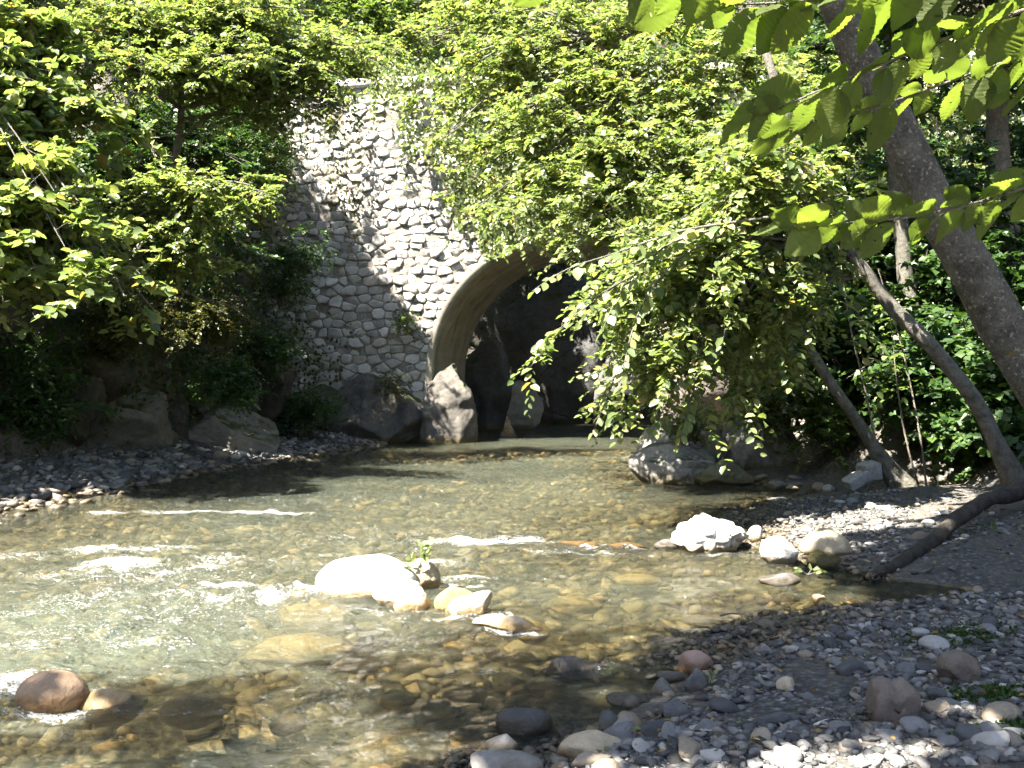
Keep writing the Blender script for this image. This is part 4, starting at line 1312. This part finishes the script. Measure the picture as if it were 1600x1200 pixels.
curved = tree("bank_tree", "curved grey tree whose drooping branches hang before the arch", [W(1602, 790, 9.9), W(1570, 715, 9.9), W(1500, 600, 9.9), W(1415, 500, 9.9), W(1340, 420, 9.9), W(1290, 330, 9.9), W(1245, 230, 10.0), W(1200, 100, 10.1), W(1150, -60, 10.2)],
     (0.12, 0.085, 0.078, 0.074, 0.068, 0.06, 0.05, 0.04, 0.03),
     [(tl(W(1080, 480, 9.9)), (0.8, 0.6, 0.7), 6), (tl(W(1140, 330, 9.6)), (1.0, 0.8, 0.5), 6), (tl(W(1180, 540, 10.2)), (0.5, 0.5, 0.5), 3), (tl(W(985, 590, 9.5)), (0.3, 0.3, 0.5), 4), (tl(W(950, 480, 9.4)), (0.35, 0.3, 0.25), 4), (tl(W(1045, 590, 9.6)), (0.4, 0.4, 0.5), 4)],
     652, fine=True, leaf=0.11, subs=8, group=GR, tmin=0.4, droop=0.55, flat=0.7, limb_r=0.022, mat=M_LIME)
big = tree("bank_tree", "big spotted trunk leaning up out of view on the right", [W(1990, 900, 5.8), W(1760, 740, 5.9), W(1605, 560, 6.0), W(1480, 375, 6.0), W(1385, 195, 6.0), W(1310, 10, 6.0), W(1255, -170, 6.0), W(1170, -480, 5.8), W(1080, -850, 5.5)],
     (0.20, 0.165, 0.145, 0.132, 0.12, 0.108, 0.095, 0.07, 0.04),
     [((1.2, 4.2, 7.2), (1.8, 2.2, 1.4), 22), ((-0.6, 2.9, 7.4), (1.9, 1.2, 1.1), 16), ((3.0, 6.4, 7.0), (2.2, 2.0, 1.5), 18), ((2.5, 7.1, 7.3), (1.3, 1.5, 1.1), 15), ((-0.9, 4.5, 7.2), (0.7, 0.5, 0.4), 4)],
     653, leaf=0.19, nleaf=8, wide=0.38, subs=8, bark=M_BARKN, group=GR, tmin=0.7, tsides=28, droop=0.2)
tree("bank_tree", "dim grey trunk standing in the dark thicket behind the curved tree", [W(1480, 700, 13.5), W(1450, 620, 13.5), W(1430, 520, 13.5), W(1400, 300, 13.5), W(1390, 120, 13.5), W(1380, -100, 13.5)], (0.13, 0.12, 0.11, 0.1, 0.08, 0.05),
     [(tl(W(1400, 120, 13.4)), (2.0, 1.2, 1.3), 12), ((4.3, 11.9, 8.0), (2.0, 1.5, 0.7), 14)], 654, leaf=0.11, group=GR, mat=M_DARK)
tree("bank_tree", "pale upright trunk at the back of the right thicket", [W(1590, 760, 14.0), W(1580, 500, 14), W(1568, 250, 14), W(1555, 60, 14), W(1550, -160, 14)], (0.19, 0.17, 0.16, 0.14, 0.1),
     [(tl(W(1560, 40, 13.6)), (2.0, 1.3, 1.4), 12), (tl(W(1500, -120, 13.6)), (2.6, 1.6, 1.5), 12), ((6.2, 12.4, 9.2), (2.2, 1.6, 0.8), 14)], 655, leaf=0.11, group=GR, mat=M_DARK, bark=M_BARKD)

# thicket on the right slope
GT = "thicket on the right slope"
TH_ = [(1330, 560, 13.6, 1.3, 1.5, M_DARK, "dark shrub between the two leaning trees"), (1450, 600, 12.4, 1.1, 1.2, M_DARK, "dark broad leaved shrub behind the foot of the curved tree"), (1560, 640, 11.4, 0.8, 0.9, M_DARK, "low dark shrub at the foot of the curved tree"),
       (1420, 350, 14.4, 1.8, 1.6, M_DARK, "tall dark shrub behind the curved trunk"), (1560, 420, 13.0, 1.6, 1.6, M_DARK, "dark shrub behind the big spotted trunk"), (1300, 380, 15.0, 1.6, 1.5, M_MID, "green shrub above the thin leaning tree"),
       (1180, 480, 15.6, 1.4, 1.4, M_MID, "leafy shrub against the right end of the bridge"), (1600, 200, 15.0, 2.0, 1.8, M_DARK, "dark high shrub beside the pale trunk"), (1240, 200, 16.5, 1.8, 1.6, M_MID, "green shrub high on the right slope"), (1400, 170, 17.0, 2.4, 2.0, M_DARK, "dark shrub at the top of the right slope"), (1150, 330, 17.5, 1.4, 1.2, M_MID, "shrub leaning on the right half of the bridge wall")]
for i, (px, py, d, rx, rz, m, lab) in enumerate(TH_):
    c = W(px, py, d)
    gz = Hs(c.x + 0.6, d + 0.5)
    shrub("shrub", lab, (c.x + 0.5, d + 0.4, min(gz, c.z - rz * 0.6)), tl(c), (rx, rx * 0.7, rz), 20, 670 + i, mat=m, leaf=0.13, wide=0.38, group=GT, subs=7, twigs=5, sub_len=0.7, twig_len=0.35)
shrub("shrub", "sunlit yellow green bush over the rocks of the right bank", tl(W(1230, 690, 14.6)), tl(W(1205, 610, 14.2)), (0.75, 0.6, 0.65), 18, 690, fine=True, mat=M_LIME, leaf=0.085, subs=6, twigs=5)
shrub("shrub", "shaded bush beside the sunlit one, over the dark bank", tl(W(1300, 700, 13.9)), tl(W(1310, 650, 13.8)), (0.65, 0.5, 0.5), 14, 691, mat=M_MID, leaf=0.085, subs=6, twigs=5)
shrub("shrub", "small bush rooted on the pointed rock under the hanging leaves", tl(W(1075, 690, 14.2)), tl(W(1075, 660, 14.0)), (0.35, 0.3, 0.3), 10, 692, mat=M_LIME, leaf=0.07, subs=5, twigs=4, sub_len=.25, twig_len=.2)
# left bank shrubs
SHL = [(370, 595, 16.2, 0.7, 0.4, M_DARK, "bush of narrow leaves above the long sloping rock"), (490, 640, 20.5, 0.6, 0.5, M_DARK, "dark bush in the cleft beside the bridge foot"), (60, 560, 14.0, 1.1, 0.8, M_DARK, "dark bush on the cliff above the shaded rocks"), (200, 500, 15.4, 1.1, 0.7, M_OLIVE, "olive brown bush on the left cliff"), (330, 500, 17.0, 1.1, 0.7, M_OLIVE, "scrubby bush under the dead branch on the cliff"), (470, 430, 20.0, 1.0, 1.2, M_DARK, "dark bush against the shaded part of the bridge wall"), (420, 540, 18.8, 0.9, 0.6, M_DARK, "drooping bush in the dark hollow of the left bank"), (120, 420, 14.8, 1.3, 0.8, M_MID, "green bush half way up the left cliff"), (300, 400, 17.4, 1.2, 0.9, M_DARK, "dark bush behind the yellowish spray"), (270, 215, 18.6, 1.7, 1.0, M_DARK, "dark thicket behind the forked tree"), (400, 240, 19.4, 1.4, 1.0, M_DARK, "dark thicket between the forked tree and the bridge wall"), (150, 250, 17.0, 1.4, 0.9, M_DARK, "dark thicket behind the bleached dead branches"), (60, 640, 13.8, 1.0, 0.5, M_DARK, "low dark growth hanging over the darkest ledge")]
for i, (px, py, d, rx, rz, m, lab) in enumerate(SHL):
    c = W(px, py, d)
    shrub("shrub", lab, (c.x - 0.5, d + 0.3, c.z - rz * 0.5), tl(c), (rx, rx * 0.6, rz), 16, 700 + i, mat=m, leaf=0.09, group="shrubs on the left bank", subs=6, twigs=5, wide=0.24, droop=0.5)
shrub("weed", "dry yellowish weed rooted on the rock foot of the bridge", tl(W(610, 595, 21.9)), tl(W(612, 605, 21.6)), (0.45, 0.3, 0.3), 9, 712, mat=M_OLIVE, leaf=0.07, subs=4, twigs=3, sub_len=0.3, twig_len=0.25, cat="weed")
shrub("weed", "hanging tuft on the bridge wall just left of the arch", tl(W(636, 485, 22.4)), tl(W(632, 495, 22.3)), (0.15, 0.1, 0.2), 6, 713, mat=M_MID, leaf=0.07, subs=4, twigs=3, sub_len=0.3, twig_len=0.25, cat="weed", droop=0.8)


# --- ivy on the bridge
def ivy(name, label, n, ufun, seed, mat, leaf=0.10, strands=True):
    rng = np.random.default_rng(seed)
    u = rng.uniform(-5.5, 13, n * 3); z = rng.uniform(1.2, TOP + 0.4, n * 3)
    d = ufun(u, z) + 0.5 * fbm(np.stack([u * 1.1, z * 0.55, 0 * u], 1), 4, seed)
    d += 0.22 * vnoise(np.stack([u * 5.5, z * 0.35, 0 * u], 1), seed + 5)       # hanging strands
    k = (d > rng.uniform(0.0, 0.35, n * 3)) & (z > arch_z(u) + 0.05)
    u, z = u[k][:n], z[k][:n]
    out = (rng.uniform(0.10, 0.42, len(u)) + np.clip(0.6 * vnoise(np.stack([u * 1.4, z * 0.9, 0 * u], 1), seed + 9), 0, 1)) * (0.5 + 0.5 * np.clip((z - 3) / 4, 0, 1))
    P = fp(u, z, out)
    N = FN[None] + np.array([0, 0, 0.45]) + rng.normal(0, 0.45, (len(u), 3))
    D = np.array([0, 0, -1.0])[None] + rng.normal(0, 0.5, (len(u), 3)) + FN * 0.2
    S = leaf * rng.uniform(0.6, 1.25, len(u))
    v, f = kite_arrays(P, D, unit(N), S, 0.40, 0.08)
    me = mesh_np(name, v, f, mat, False, np.repeat(rng.random(len(u)), 4))
    return link(name, me, None, label=label, cat="ivy", kind="stuff")


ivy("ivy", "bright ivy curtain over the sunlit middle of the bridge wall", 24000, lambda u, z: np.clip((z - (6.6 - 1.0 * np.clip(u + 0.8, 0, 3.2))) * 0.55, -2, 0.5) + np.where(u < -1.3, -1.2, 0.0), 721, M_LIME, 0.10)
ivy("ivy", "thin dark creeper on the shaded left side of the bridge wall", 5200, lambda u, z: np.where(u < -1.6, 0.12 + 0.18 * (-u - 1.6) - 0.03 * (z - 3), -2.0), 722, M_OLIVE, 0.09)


# --- ground cover
def cover(name, label, x0, x1, y0, y1, cond, n, seed, mat, leaf=0.10, hmax=0.5, wide=0.3):
    rng = np.random.default_rng(seed)
    p = sample_xy(n * 8, x0, x1, y0, y1, cond, seed)
    sl = np.hypot(H(p[:, 0] + 0.1, p[:, 1]) - H(p[:, 0] - 0.1, p[:, 1]), H(p[:, 0], p[:, 1] + 0.1) - H(p[:, 0], p[:, 1] - 0.1)) / 0.2
    p = p[rng.random(len(p)) < np.sqrt(1 + sl ** 2) / 4.0][:n]
    k = vnoise(p * 0.8, seed) + 0.5 * vnoise(p * 2.3, seed + 2) > -0.35
    p = p[k]
    clump = np.clip(0.5 + vnoise(p * 1.9, seed + 3), 0.1, 1.4)
    P = p.copy(); P[:, 2] += rng.random(len(p)) ** 1.3 * hmax * clump
    gx = (H(p[:, 0] + 0.2, p[:, 1]) - H(p[:, 0] - 0.2, p[:, 1])) / 0.4
    gy = (H(p[:, 0], p[:, 1] + 0.2) - H(p[:, 0], p[:, 1] - 0.2)) / 0.4
    N = np.stack([-gx, -gy, np.ones(len(p))], 1)
    N = unit(N); P += N * (rng.random(len(p)) * hmax * 0.6)[:, None]
    N = unit(N * 0.6 + np.array([0, 0, 0.7]) + rng.normal(0, 0.4, N.shape))
    D = rng.normal(0, 1, N.shape); D[:, 2] -= 0.5
    v, f = kite_arrays(P, D, N, leaf * rng.uniform(0.6, 1.2, len(P)), wide, 0.08)
    return link(name, mesh_np(name, v, f, mat, False, np.repeat(rng.random(len(P)), 4)), None, label=label, cat="undergrowth", kind="stuff")


cover("undergrowth", "dark plants covering the left cliff above the rocks", -20, -4.6, 8, 23, lambda x, y, z: (z > 0.9) & (z < 13) & (x > -17), 52000, 731, M_DARK, 0.13, 0.7)
cover("undergrowth", "brownish dry creepers hanging down the left cliff", -12, -4.4, 9, 23, lambda x, y, z: (z > 0.5) & (z < 5), 22000, 734, M_OLIVE, 0.10, 0.45, wide=0.22)
cover("undergrowth", "dark leaves covering the right slope under the trees", 4.4, 18, 7, 24, lambda x, y, z: (z > 0.55) & (z < 10), 24000, 732, M_DARK, 0.14, 0.7, wide=0.4)
cover("undergrowth", "dark growth on the gorge side behind the bridge", -18, 18, 29, 50, lambda x, y, z: (z > 1.6), 30000, 733, M_DARK, 0.22, 0.9)

def moss(label, pts, seed):
    rng = np.random.default_rng(seed)
    P = []
    for (x, y, rx, ry) in pts:
        q = rng.normal(0, 1, (1500, 2)) * np.array([rx, ry]) * 0.55 + np.array([x, y])
        P.append(np.stack([q[:, 0], q[:, 1], H(q[:, 0], q[:, 1]) + 0.012 * rng.random(1500)], 1))
    P = np.concatenate(P)
    v, f = leaves_arrays(P, rng.normal(0, 1, P.shape) + np.array([0, 0, 0.6]), unit(rng.normal(0, .6, P.shape) + np.array([0, 0, 1.0])), 0.022 * rng.uniform(.5, 1.2, len(P)), 0.3, 0.05)
    link("moss", mesh_np("moss", v, f, M_DARK, False, np.repeat(rng.random(len(P)), 6)), None, label=label, cat="moss", kind="stuff")


moss("dark green moss patches on the damp gravel", [(*G(1500, 980, 0.2).xy, 0.22, 0.16), (*G(1550, 1080, 0.2).xy, 0.16, 0.1), (*G(1590, 1150, 0.2).xy, 0.16, 0.1)], 735)

def litter(label, x0, x1, y0, y1, cond, n, seed):
    rng = np.random.default_rng(seed)
    p = sample_xy(n * 3, x0, x1, y0, y1, cond, seed)[:n]
    p[:, 2] += 0.02 + 0.02 * rng.random(len(p))
    N = unit(rng.normal(0, .3, p.shape) + np.array([0, 0, 1.0]))
    v, f = leaves_arrays(p, rng.normal(0, 1, p.shape) * np.array([1, 1, .15]), N, rng.uniform(0.018, 0.042, len(p)), 0.3, 0.12)
    link("leaf_litter", mesh_np("leaf_litter", v, f, M_LITTER, False, np.repeat(rng.random(len(p)), 6)), None, label=label, cat="leaf litter", kind="stuff")


M_LITTER = leaf_mat("leaf_litter", [(0.0, (0.06, 0.04, 0.02)), (0.6, (0.16, 0.10, 0.045)), (0.9, (0.30, 0.20, 0.05)), (1.0, (0.12, 0.15, 0.03))], transl=0.15)
litter("dry fallen leaves scattered over the right bank and gravel", 0.3, 5.6, 3.4, 13, lambda x, y, z: (z > 0.05) & (z < 0.9) & inview(x, y, 0.3), 900, 736)
litter("dry fallen leaves caught among the cobbles of the left beach", -8, -4, 10, 21, lambda x, y, z: (z > 0.05) & (z < 0.6), 300, 737)

# --- dead branches on the left cliff
def dead_branch(label, pts, r0, seed):
    rng = np.random.default_rng(seed)
    pts = [np.array(tuple(p)) for p in pts]
    root = empty("dead_branch", tuple(pts[0]), label, "branch")
    path = smooth_path(pts, 12) - pts[0]
    v, f = tube(path, np.linspace(r0, r0 * 0.35, 12), 6)
    link("stem", mesh_np("stem", v, f, M_BARKD, True), root)
    for k in range(6):
        i = rng.integers(2, 11)
        e = path[i] + rng.normal(0, 0.28, 3) + (path[-1] - path[0]) * 0.12
        m_ = (path[i] + e) / 2 + rng.normal(0, 0.05, 3)
        v, f = tube(smooth_path([path[i], m_, e], 6), np.linspace(r0 * 0.4, r0 * 0.12, 6), 5)
        link("twig", mesh_np("twig", v, f, M_BARKD, True), root)


dead_branch("bleached dead branches sticking out beside the slender forked tree", [W(150, 260, 14.6), W(195, 215, 14.4), W(250, 215, 14.2)], 0.022, 741)
dead_branch("dead forked stem below the bleached branches", [W(205, 255, 14.5), W(232, 225, 14.4), W(245, 245, 14.2)], 0.02, 742)
dead_branch("long bare dead branch on the shaded left cliff", [W(258, 447, 15.2), W(300, 462, 15.0), W(368, 480, 14.8)], 0.02, 743)


# --- driftwood log, concrete blocks, saplings
def log():
    a, b = W(1355, 905, 7.0), W(1610, 765, 8.9)
    pts = [np.array(tuple(p)) for p in (a, W(1395, 885, 7.3), W(1450, 850, 7.7), W(1490, 812, 8.1), W(1545, 780, 8.5), b)]
    root = empty("driftwood_log", tuple(pts[0]), "dark driftwood log lying down the right bank into the inlet", "log")
    path = smooth_path(pts, 30) - pts[0]
    path += 0.02 * np.stack([vnoise(path * 3 + 4 * j, 90 + j) for j in range(3)], 1)
    rad = np.interp(np.linspace(0, 1, 30), [0, .08, .3, 1], [0.02, 0.04, 0.055, 0.075])
    v, f = tube(path, rad, 16)
    c = np.repeat(path, 16, axis=0)
    v = c + (v - c) * (1 + 0.22 * fbm(v * 6, 3, 95))[:, None]
    link("trunk", mesh_np("trunk", v, f, M_LOG, True), root)
    rng = np.random.default_rng(96)
    for k in range(9):
        p = path[0] + np.array([rng.uniform(0, .15), rng.uniform(0, .1), 0])
        e = p + np.array([rng.uniform(-.16, .08), rng.uniform(-.12, .02), rng.uniform(-.10, .06)])
        v, f = tube(smooth_path([p, (p + e) / 2 + rng.normal(0, .02, 3), e], 5), np.linspace(0.012, 0.003, 5), 5)
        link("root", mesh_np("root", v, f, M_LOG, True), root)


log()


def block(label, px, py, d, size, rot, seed):
    V, F = ICO[5]
    q = 9.0
    V = V / (np.sum(np.abs(V) ** q, 1) ** (1 / q))[:, None] * 0.5 * np.array(size)
    V = V + 0.012 * np.stack([fbm(V * 9 + j * 7, 3, seed + j) for j in range(3)], 1)
    t = link("concrete_block", mesh_np("concrete_block", V, F, M_CONC, True), None, tl(W(px, py, d)), label, "block")
    t.rotation_euler = rot


def conc():
    t = NT("concrete")
    p = t.coords()
    n = t.noise(p, 30, 5, 0.65)
    c = t.ramp(n, [(0.3, (0.20, 0.19, 0.18)), (0.7, (0.36, 0.34, 0.32))])
    return t.done(t.bsdf(c, 0.9, t.bump(n, 0.4, 0.01), 0.2))


M_CONC = conc()
block("upright broken concrete block beside the thin leaning tree", 1358, 737, 11.7, (0.26, 0.2, 0.22), (0.1, -0.15, 0.3), 811)
block("concrete piece leaning down from the upright block", 1338, 750, 11.6, (0.30, 0.2, 0.13), (0.1, -0.45, 0.2), 812)


def sapling(label, pts, seed):
    pts = [np.array(tuple(p)) for p in pts]
    root = empty("sapling", tuple(pts[0]), label, "sapling", "thin saplings on the right bank")
    v, f = tube(smooth_path(pts, 14) - pts[0], np.linspace(0.014, 0.006, 14), 6)
    link("stem", mesh_np("stem", v, f, M_BARKD, True), root)
    rng = np.random.default_rng(seed)
    path = smooth_path(pts, 14)
    TB = path[rng.integers(6, 14, 14)]
    TD = unit(rng.normal(0, 1, (14, 3)) * np.array([1, 1, .4]))
    P, D, N, S = spray_leaves(TB, TD, rng.uniform(.15, .4, 14), rng, 6, 0.09)
    v, f = leaves_arrays(P - pts[0], D, N, S)
    link("crown", mesh_np("crown", v, f, M_MID, False, np.repeat(rng.random(len(P)), 6)), root, kind="stuff")


sapling("thin pale stem rising straight beside the foot of the thin leaning tree", [W(1437, 765, 11.4), W(1415, 690, 11.4), W(1402, 610, 11.4), W(1390, 480, 11.4)], 821)
sapling("thin stem leaning right of the pale straight stem", [W(1448, 765, 11.3), W(1440, 690, 11.3), W(1415, 560, 11.3), W(1372, 420, 11.3)], 822)
sapling("slender stem climbing beside the thin leaning tree", [W(1368, 690, 11.6), W(1350, 600, 11.6), W(1325, 500, 11.6), W(1310, 380, 11.6)], 823)


# --- sprigs: each leaf its own part
def leaf_mesh(name, L=0.1, wide=0.36, teeth=9, nu=14, nv=4, mat=None, curl=0.12, pleat=0.014, seed=0, simple=False):
    """one blade: midrib along +X, toothed edge, side veins pressed in between pleats"""
    rng = np.random.default_rng(seed)
    us = np.linspace(0, 1, nu)
    V, vein = [], []
    vs = np.linspace(-1, 1, 2 * nv + 1)
    ph0, ph1, tw = rng.uniform(0, 6.28), rng.uniform(0, 6.28), rng.normal(0, 0.16)
    for u in us:
        w = wide * (math.sin(math.pi * min(1, u ** 0.8)) ** 0.75) * (1.04 - 0.2 * u) if 0 < u < 1 else 0.006
        w *= 1 + 0.05 * math.sin(7 * u + ph0)
        for v in vs:
            tooth = 1 + (0.06 * (0.5 - ((u * teeth) % 1.0)) if abs(v) == 1 and not simple else 0)
            y = w * v * tooth
            ph = (u - abs(v) * w * 0.75) * teeth * math.pi * 2
            z = 0.10 * abs(v) * w * 2 - curl * (u ** 2) * 0.6 + (pleat * math.cos(ph) * (abs(v) ** 0.5) if not simple else 0) - 0.10 * v * v * w
            if not simple:
                z += 0.035 * math.sin(5.5 * u + ph1 + 1.5 * v) * abs(v) + tw * y * u
                y += 0.05 * math.sin(2.6 * u + ph0) * u
            V.append((u * L, y * L, z * L))
            vein.append(max(max(0, 1 - abs(v) * 5), 0.75 * max(0, math.cos(ph)) ** 6))
    n = 2 * nv + 1
    F = []
    holes = set()
    if not simple and seed % 2 == 0:
        for _ in range(4):
            holes.add((int(rng.integers(4, nu - 5)), int(rng.integers(0, n - 1))))
    for i in range(nu - 1):
        for j in range(n - 1):
            if (i, j) in holes:
                continue
            F.append([i * n + j, i * n + j + 1, (i + 1) * n + j + 1, (i + 1) * n + j])
    if not simple:      # leaf stalk
        k = len(V)
        for x in (-0.16, 0.02):
            for a in range(3):
                V.append((x * L, 0.010 * L * math.cos(a * 2.09), 0.010 * L * math.sin(a * 2.09) + (0.02 * L if x < 0 else 0))); vein.append(0)
        for a in range(3):
            b = (a + 1) % 3
            F.append([k + a, k + b, k + 3 + b, k + 3 + a])
    me = mesh_np(name, np.array(V), np.array(F), mat, True)
    at = me.attributes.new("vein", 'FLOAT', 'POINT')
    at.data.foreach_set("value", np.array(vein, dtype=np.float32))
    return me


NEARLEAF = [leaf_mesh("leaf", 1.0, w, 10 + (k % 2), nu=45, nv=4, mat=M_NEAR, curl=c, seed=k) for k, (w, c) in enumerate([(0.34, 0.1), (0.38, 0.3), (0.31, 0.05), (0.36, -0.12), (0.40, 0.2), (0.33, 0.4), (0.37, 0.0), (0.35, 0.22), (0.30, 0.15), (0.39, 0.08)])]
MIDLEAF = [leaf_mesh("leaf", 1.0, w, 6, nu=6, nv=1, mat=M_SPRAY, curl=c, seed=k, simple=True) for k, (w, c) in enumerate([(0.34, 0.15), (0.38, 0.25), (0.31, 0.05)])]


def put_leaf(parent, me, p, d, n, s):
    """p, d, n in the parent's space"""
    X = Vector(d).normalized()
    Y = Vector(n).cross(X).normalized()
    Z = X.cross(Y)
    o = link("leaf", me, parent)
    o.matrix_local = Matrix.Translation(Vector(p)) @ Matrix((X, Y, Z)).transposed().to_4x4() @ Matrix.Diagonal((s, s, s, 1))
    return o


def leafy_branch(parent, origin, pts, r0, rng, leaves, meshes, n=20, mat=M_BARK, size=0.1, updir=(0, -0.35, 1.0), spread=0.75, start=0.15, tilt=0.35, down=0.3):
    path = smooth_path([np.array(tuple(p)) for p in pts], n) - np.array(tuple(origin))
    v, f = tube(path, np.linspace(r0, r0 * 0.3, n), 7)
    b = link("branch", mesh_np("branch", v, f, mat, True), parent)
    if start < 0:
        wp = path + np.array(tuple(origin))
        start = float(np.argmax(wp[:, 0] / wp[:, 1] * FOC + 800 < 1660)) / n
    for k in range(leaves):
        t = start + (1 - start) * (k + rng.uniform(0, .8)) / leaves
        fi = min(t, 0.999) * (n - 1); i = int(fi)
        p = path[i] + (path[min(i + 1, n - 1)] - path[i]) * (fi - i)
        T = unit(path[min(i + 1, n - 1)] - path[max(i - 1, 0)])
        up = unit(np.array(updir) + rng.normal(0, tilt, 3))
        side = unit(np.cross(T, up)) * (1 if k % 2 else -1)
        D = T * (0.75 if t < 0.93 else 1.4) + side * spread + rng.normal(0, 0.18, 3) + np.array([0, 0, -down])
        D = unit(D)
        s = size * rng.uniform(0.6, 1.15) * (1.08 - 0.35 * t)
        q = p + D * 0.15 * s
        put_leaf(b, meshes[rng.integers(0, len(meshes))], q, D, up, s)
    return b


# near branches reaching in from a tree just outside the frame on the right
rng = np.random.default_rng(901)
o0 = Vector((2.6, 1.9, 0.25))
near = empty("alder_tree", tl(o0), "alder reaching in from the right with large toothed glowing leaves", "tree")
pth = smooth_path([(0, 0, 0), (0.0, 0, 1.2), (-0.2, 0.1, 2.4), (-0.5, 0.1, 3.6)], 16)
v, f = tube(pth, np.linspace(0.07, 0.03, 16), 12)
link("trunk", mesh_np("trunk", v, f, M_BARKN, True), near)
D1 = 1.75
UPN = (-0.1, 0.75, 0.8)
KW = dict(start=-1, updir=UPN, n=40)
leafy_branch(near, o0, [o0 + Vector((-0.1, 0, 1.6)), W(1800, 230, D1), W(1600, 292, D1), W(1500, 330, D1), W(1400, 345, D1), W(1300, 352, D1), W(1235, 350, D1)], 0.006, rng, 26, NEARLEAF, size=0.112, down=0.30, **KW)
leafy_branch(near, o0, [o0 + Vector((-0.15, 0, 1.9)), W(1750, -40, D1), W(1560, 30, D1), W(1450, 70, D1), W(1350, 110, D1), W(1250, 160, D1), W(1160, 185, D1)], 0.007, rng, 28, NEARLEAF, size=0.125, down=0.35, **KW)
leafy_branch(near, o0, [o0 + Vector((-0.2, 0, 2.1)), W(1650, -90, D1 * .95), W(1350, -10, D1 * .95), W(1200, 15, D1 * .95), W(1060, 5, D1 * .95)], 0.006, rng, 30, NEARLEAF, size=0.13, down=0.35, **KW)
leafy_branch(near, o0, [o0 + Vector((-0.2, 0, 2.1)), W(1600, -120, D1 * .9), W(1250, -70, D1 * .9), W(1000, -50, D1 * .9), W(860, -45, D1 * .9)], 0.006, rng, 26, NEARLEAF, size=0.13, down=0.5, **KW)
leafy_branch(near, o0, [o0 + Vector((-0.15, 0, 1.9)), W(1800, 20, 2.0), W(1500, 120, 2.0), W(1400, 160, 2.0), W(1290, 190, 2.0), W(1210, 205, 2.0)], 0.006, rng, 26, NEARLEAF, size=0.12, down=0.3, **KW)
leafy_branch(near, o0, [o0 + Vector((0.0, 0, 1.8)), W(1850, 60, 2.0), W(1640, 120, 2.0), W(1580, 150, 2.0)], 0.005, rng, 7, NEARLEAF, size=0.09, down=0.6, **KW)

# hanging sprays of the curved tree: nearest leaves single
def sprays():
    rng = np.random.default_rng(911)
    root = curved
    base = curved.location.copy()
    runs = [[(1240, 330), (1120, 340), (1000, 420), (900, 490), (850, 535)], [(1200, 340), (1060, 360), (950, 400), (880, 420), (832, 455)], [(1180, 350), (1080, 420), (990, 500), (965, 580), (925, 680)],
            [(1190, 360), (1100, 430), (1010, 520), (985, 560), (912, 590)], [(1200, 380), (1120, 450), (1050, 540), (1035, 600), (1020, 680)], [(1180, 340), (1040, 380), (980, 440), (955, 480), (940, 520)],
            [(1210, 400), (1150, 480), (1100, 560), (1080, 620), (1060, 700)], [(1170, 350), (1060, 400), (1010, 460), (985, 520), (970, 600)]]
    for k, rn in enumerate(runs):
        d = 9.4 + 0.25 * rng.normal()
        leafy_branch(root, base, [W(a, b, d - 0.1 * i) for i, (a, b) in enumerate(rn)], 0.016, rng, 44, MIDLEAF, size=0.15, start=0.22, n=24, updir=(-0.3, -0.5, 1.0), tilt=0.5, down=0.35, spread=0.9)


sprays()

# little plants
def sprig(label, base, stems, seed, size, name="sprig", mat=M_OLIVE):
    rng = np.random.default_rng(seed)
    root = empty(name, tl(base), label, "plant")
    for (dx, dy, dz) in stems:
        leafy_branch(root, base, [base, base + Vector((dx * .5, dy * .5, dz * .7)), base + Vector((dx, dy, dz))], 0.004, rng, 6, MIDLEAF, n=8, size=size, start=0.4, down=0.0, tilt=0.6)


sprig("leafy sprig growing on the tan boulder in the rapids", W(655, 885, 6.75), [(0.03, 0, 0.15), (0.10, 0, 0.17), (-0.06, 0, 0.06), (-0.1, -.02, 0.0), (0.06, -0.02, 0.08)], 921, 0.07)
sprig("small green weed growing among stones at the water's edge", G(1108, 1075, 0.03), [(0.02, 0, 0.07), (-0.02, 0.01, 0.06), (0.05, -.03, 0.02), (0.0, -0.04, 0.03)], 922, 0.035)
sprig("small weed at the dark foot of the driftwood log", W(1545, 835, 7.6), [(0.05, 0, 0.08), (-0.06, 0.01, 0.06), (0.08, -.03, 0.05), (-0.03, -0.04, 0.09)], 923, 0.05)
sprig("green weed on the mossy foot of the gravel spit", G(1262, 898, 0.02), [(0.05, 0, 0.05), (-0.08, 0.01, 0.04), (0.1, -.03, 0.03)], 924, 0.06)
tw = smooth_path([np.array(tuple(G(1125, 962, 0.015))), np.array(tuple(G(1140, 958, 0.03))), np.array(tuple(G(1163, 960, 0.01)))], 8)
v, f = tube(tw - tw[0], np.linspace(0.006, 0.003, 8), 6)
link("drift_twig", mesh_np("drift_twig", v, f, M_BARKD, True), None, tuple(tw[0]), "thin pale twig floating in the quiet inlet", "twig")

# --- crowns behind us that shade the foreground (they stand outside the photograph)
tree("bank_tree", "riverside tree behind the viewpoint, shading the near water", [(3.4, -1.6, 0.2), (2.3, 0.0, 3.5), (0.7, 1.8, 6.0), (-1.0, 2.6, 7.3)], (0.24, 0.2, 0.14, 0.08),
     [((-5.4, 0.4, 7.8), (2.2, 0.8, 0.7), 8), ((-1.2, 1.9, 7.2), (2.1, 1.5, 1.1), 17), ((-2.7, 0.75, 7.3), (1.3, 0.6, 0.5), 9)], 951, leaf=0.18, wide=0.38, nleaf=10, subs=8, twigs=5)
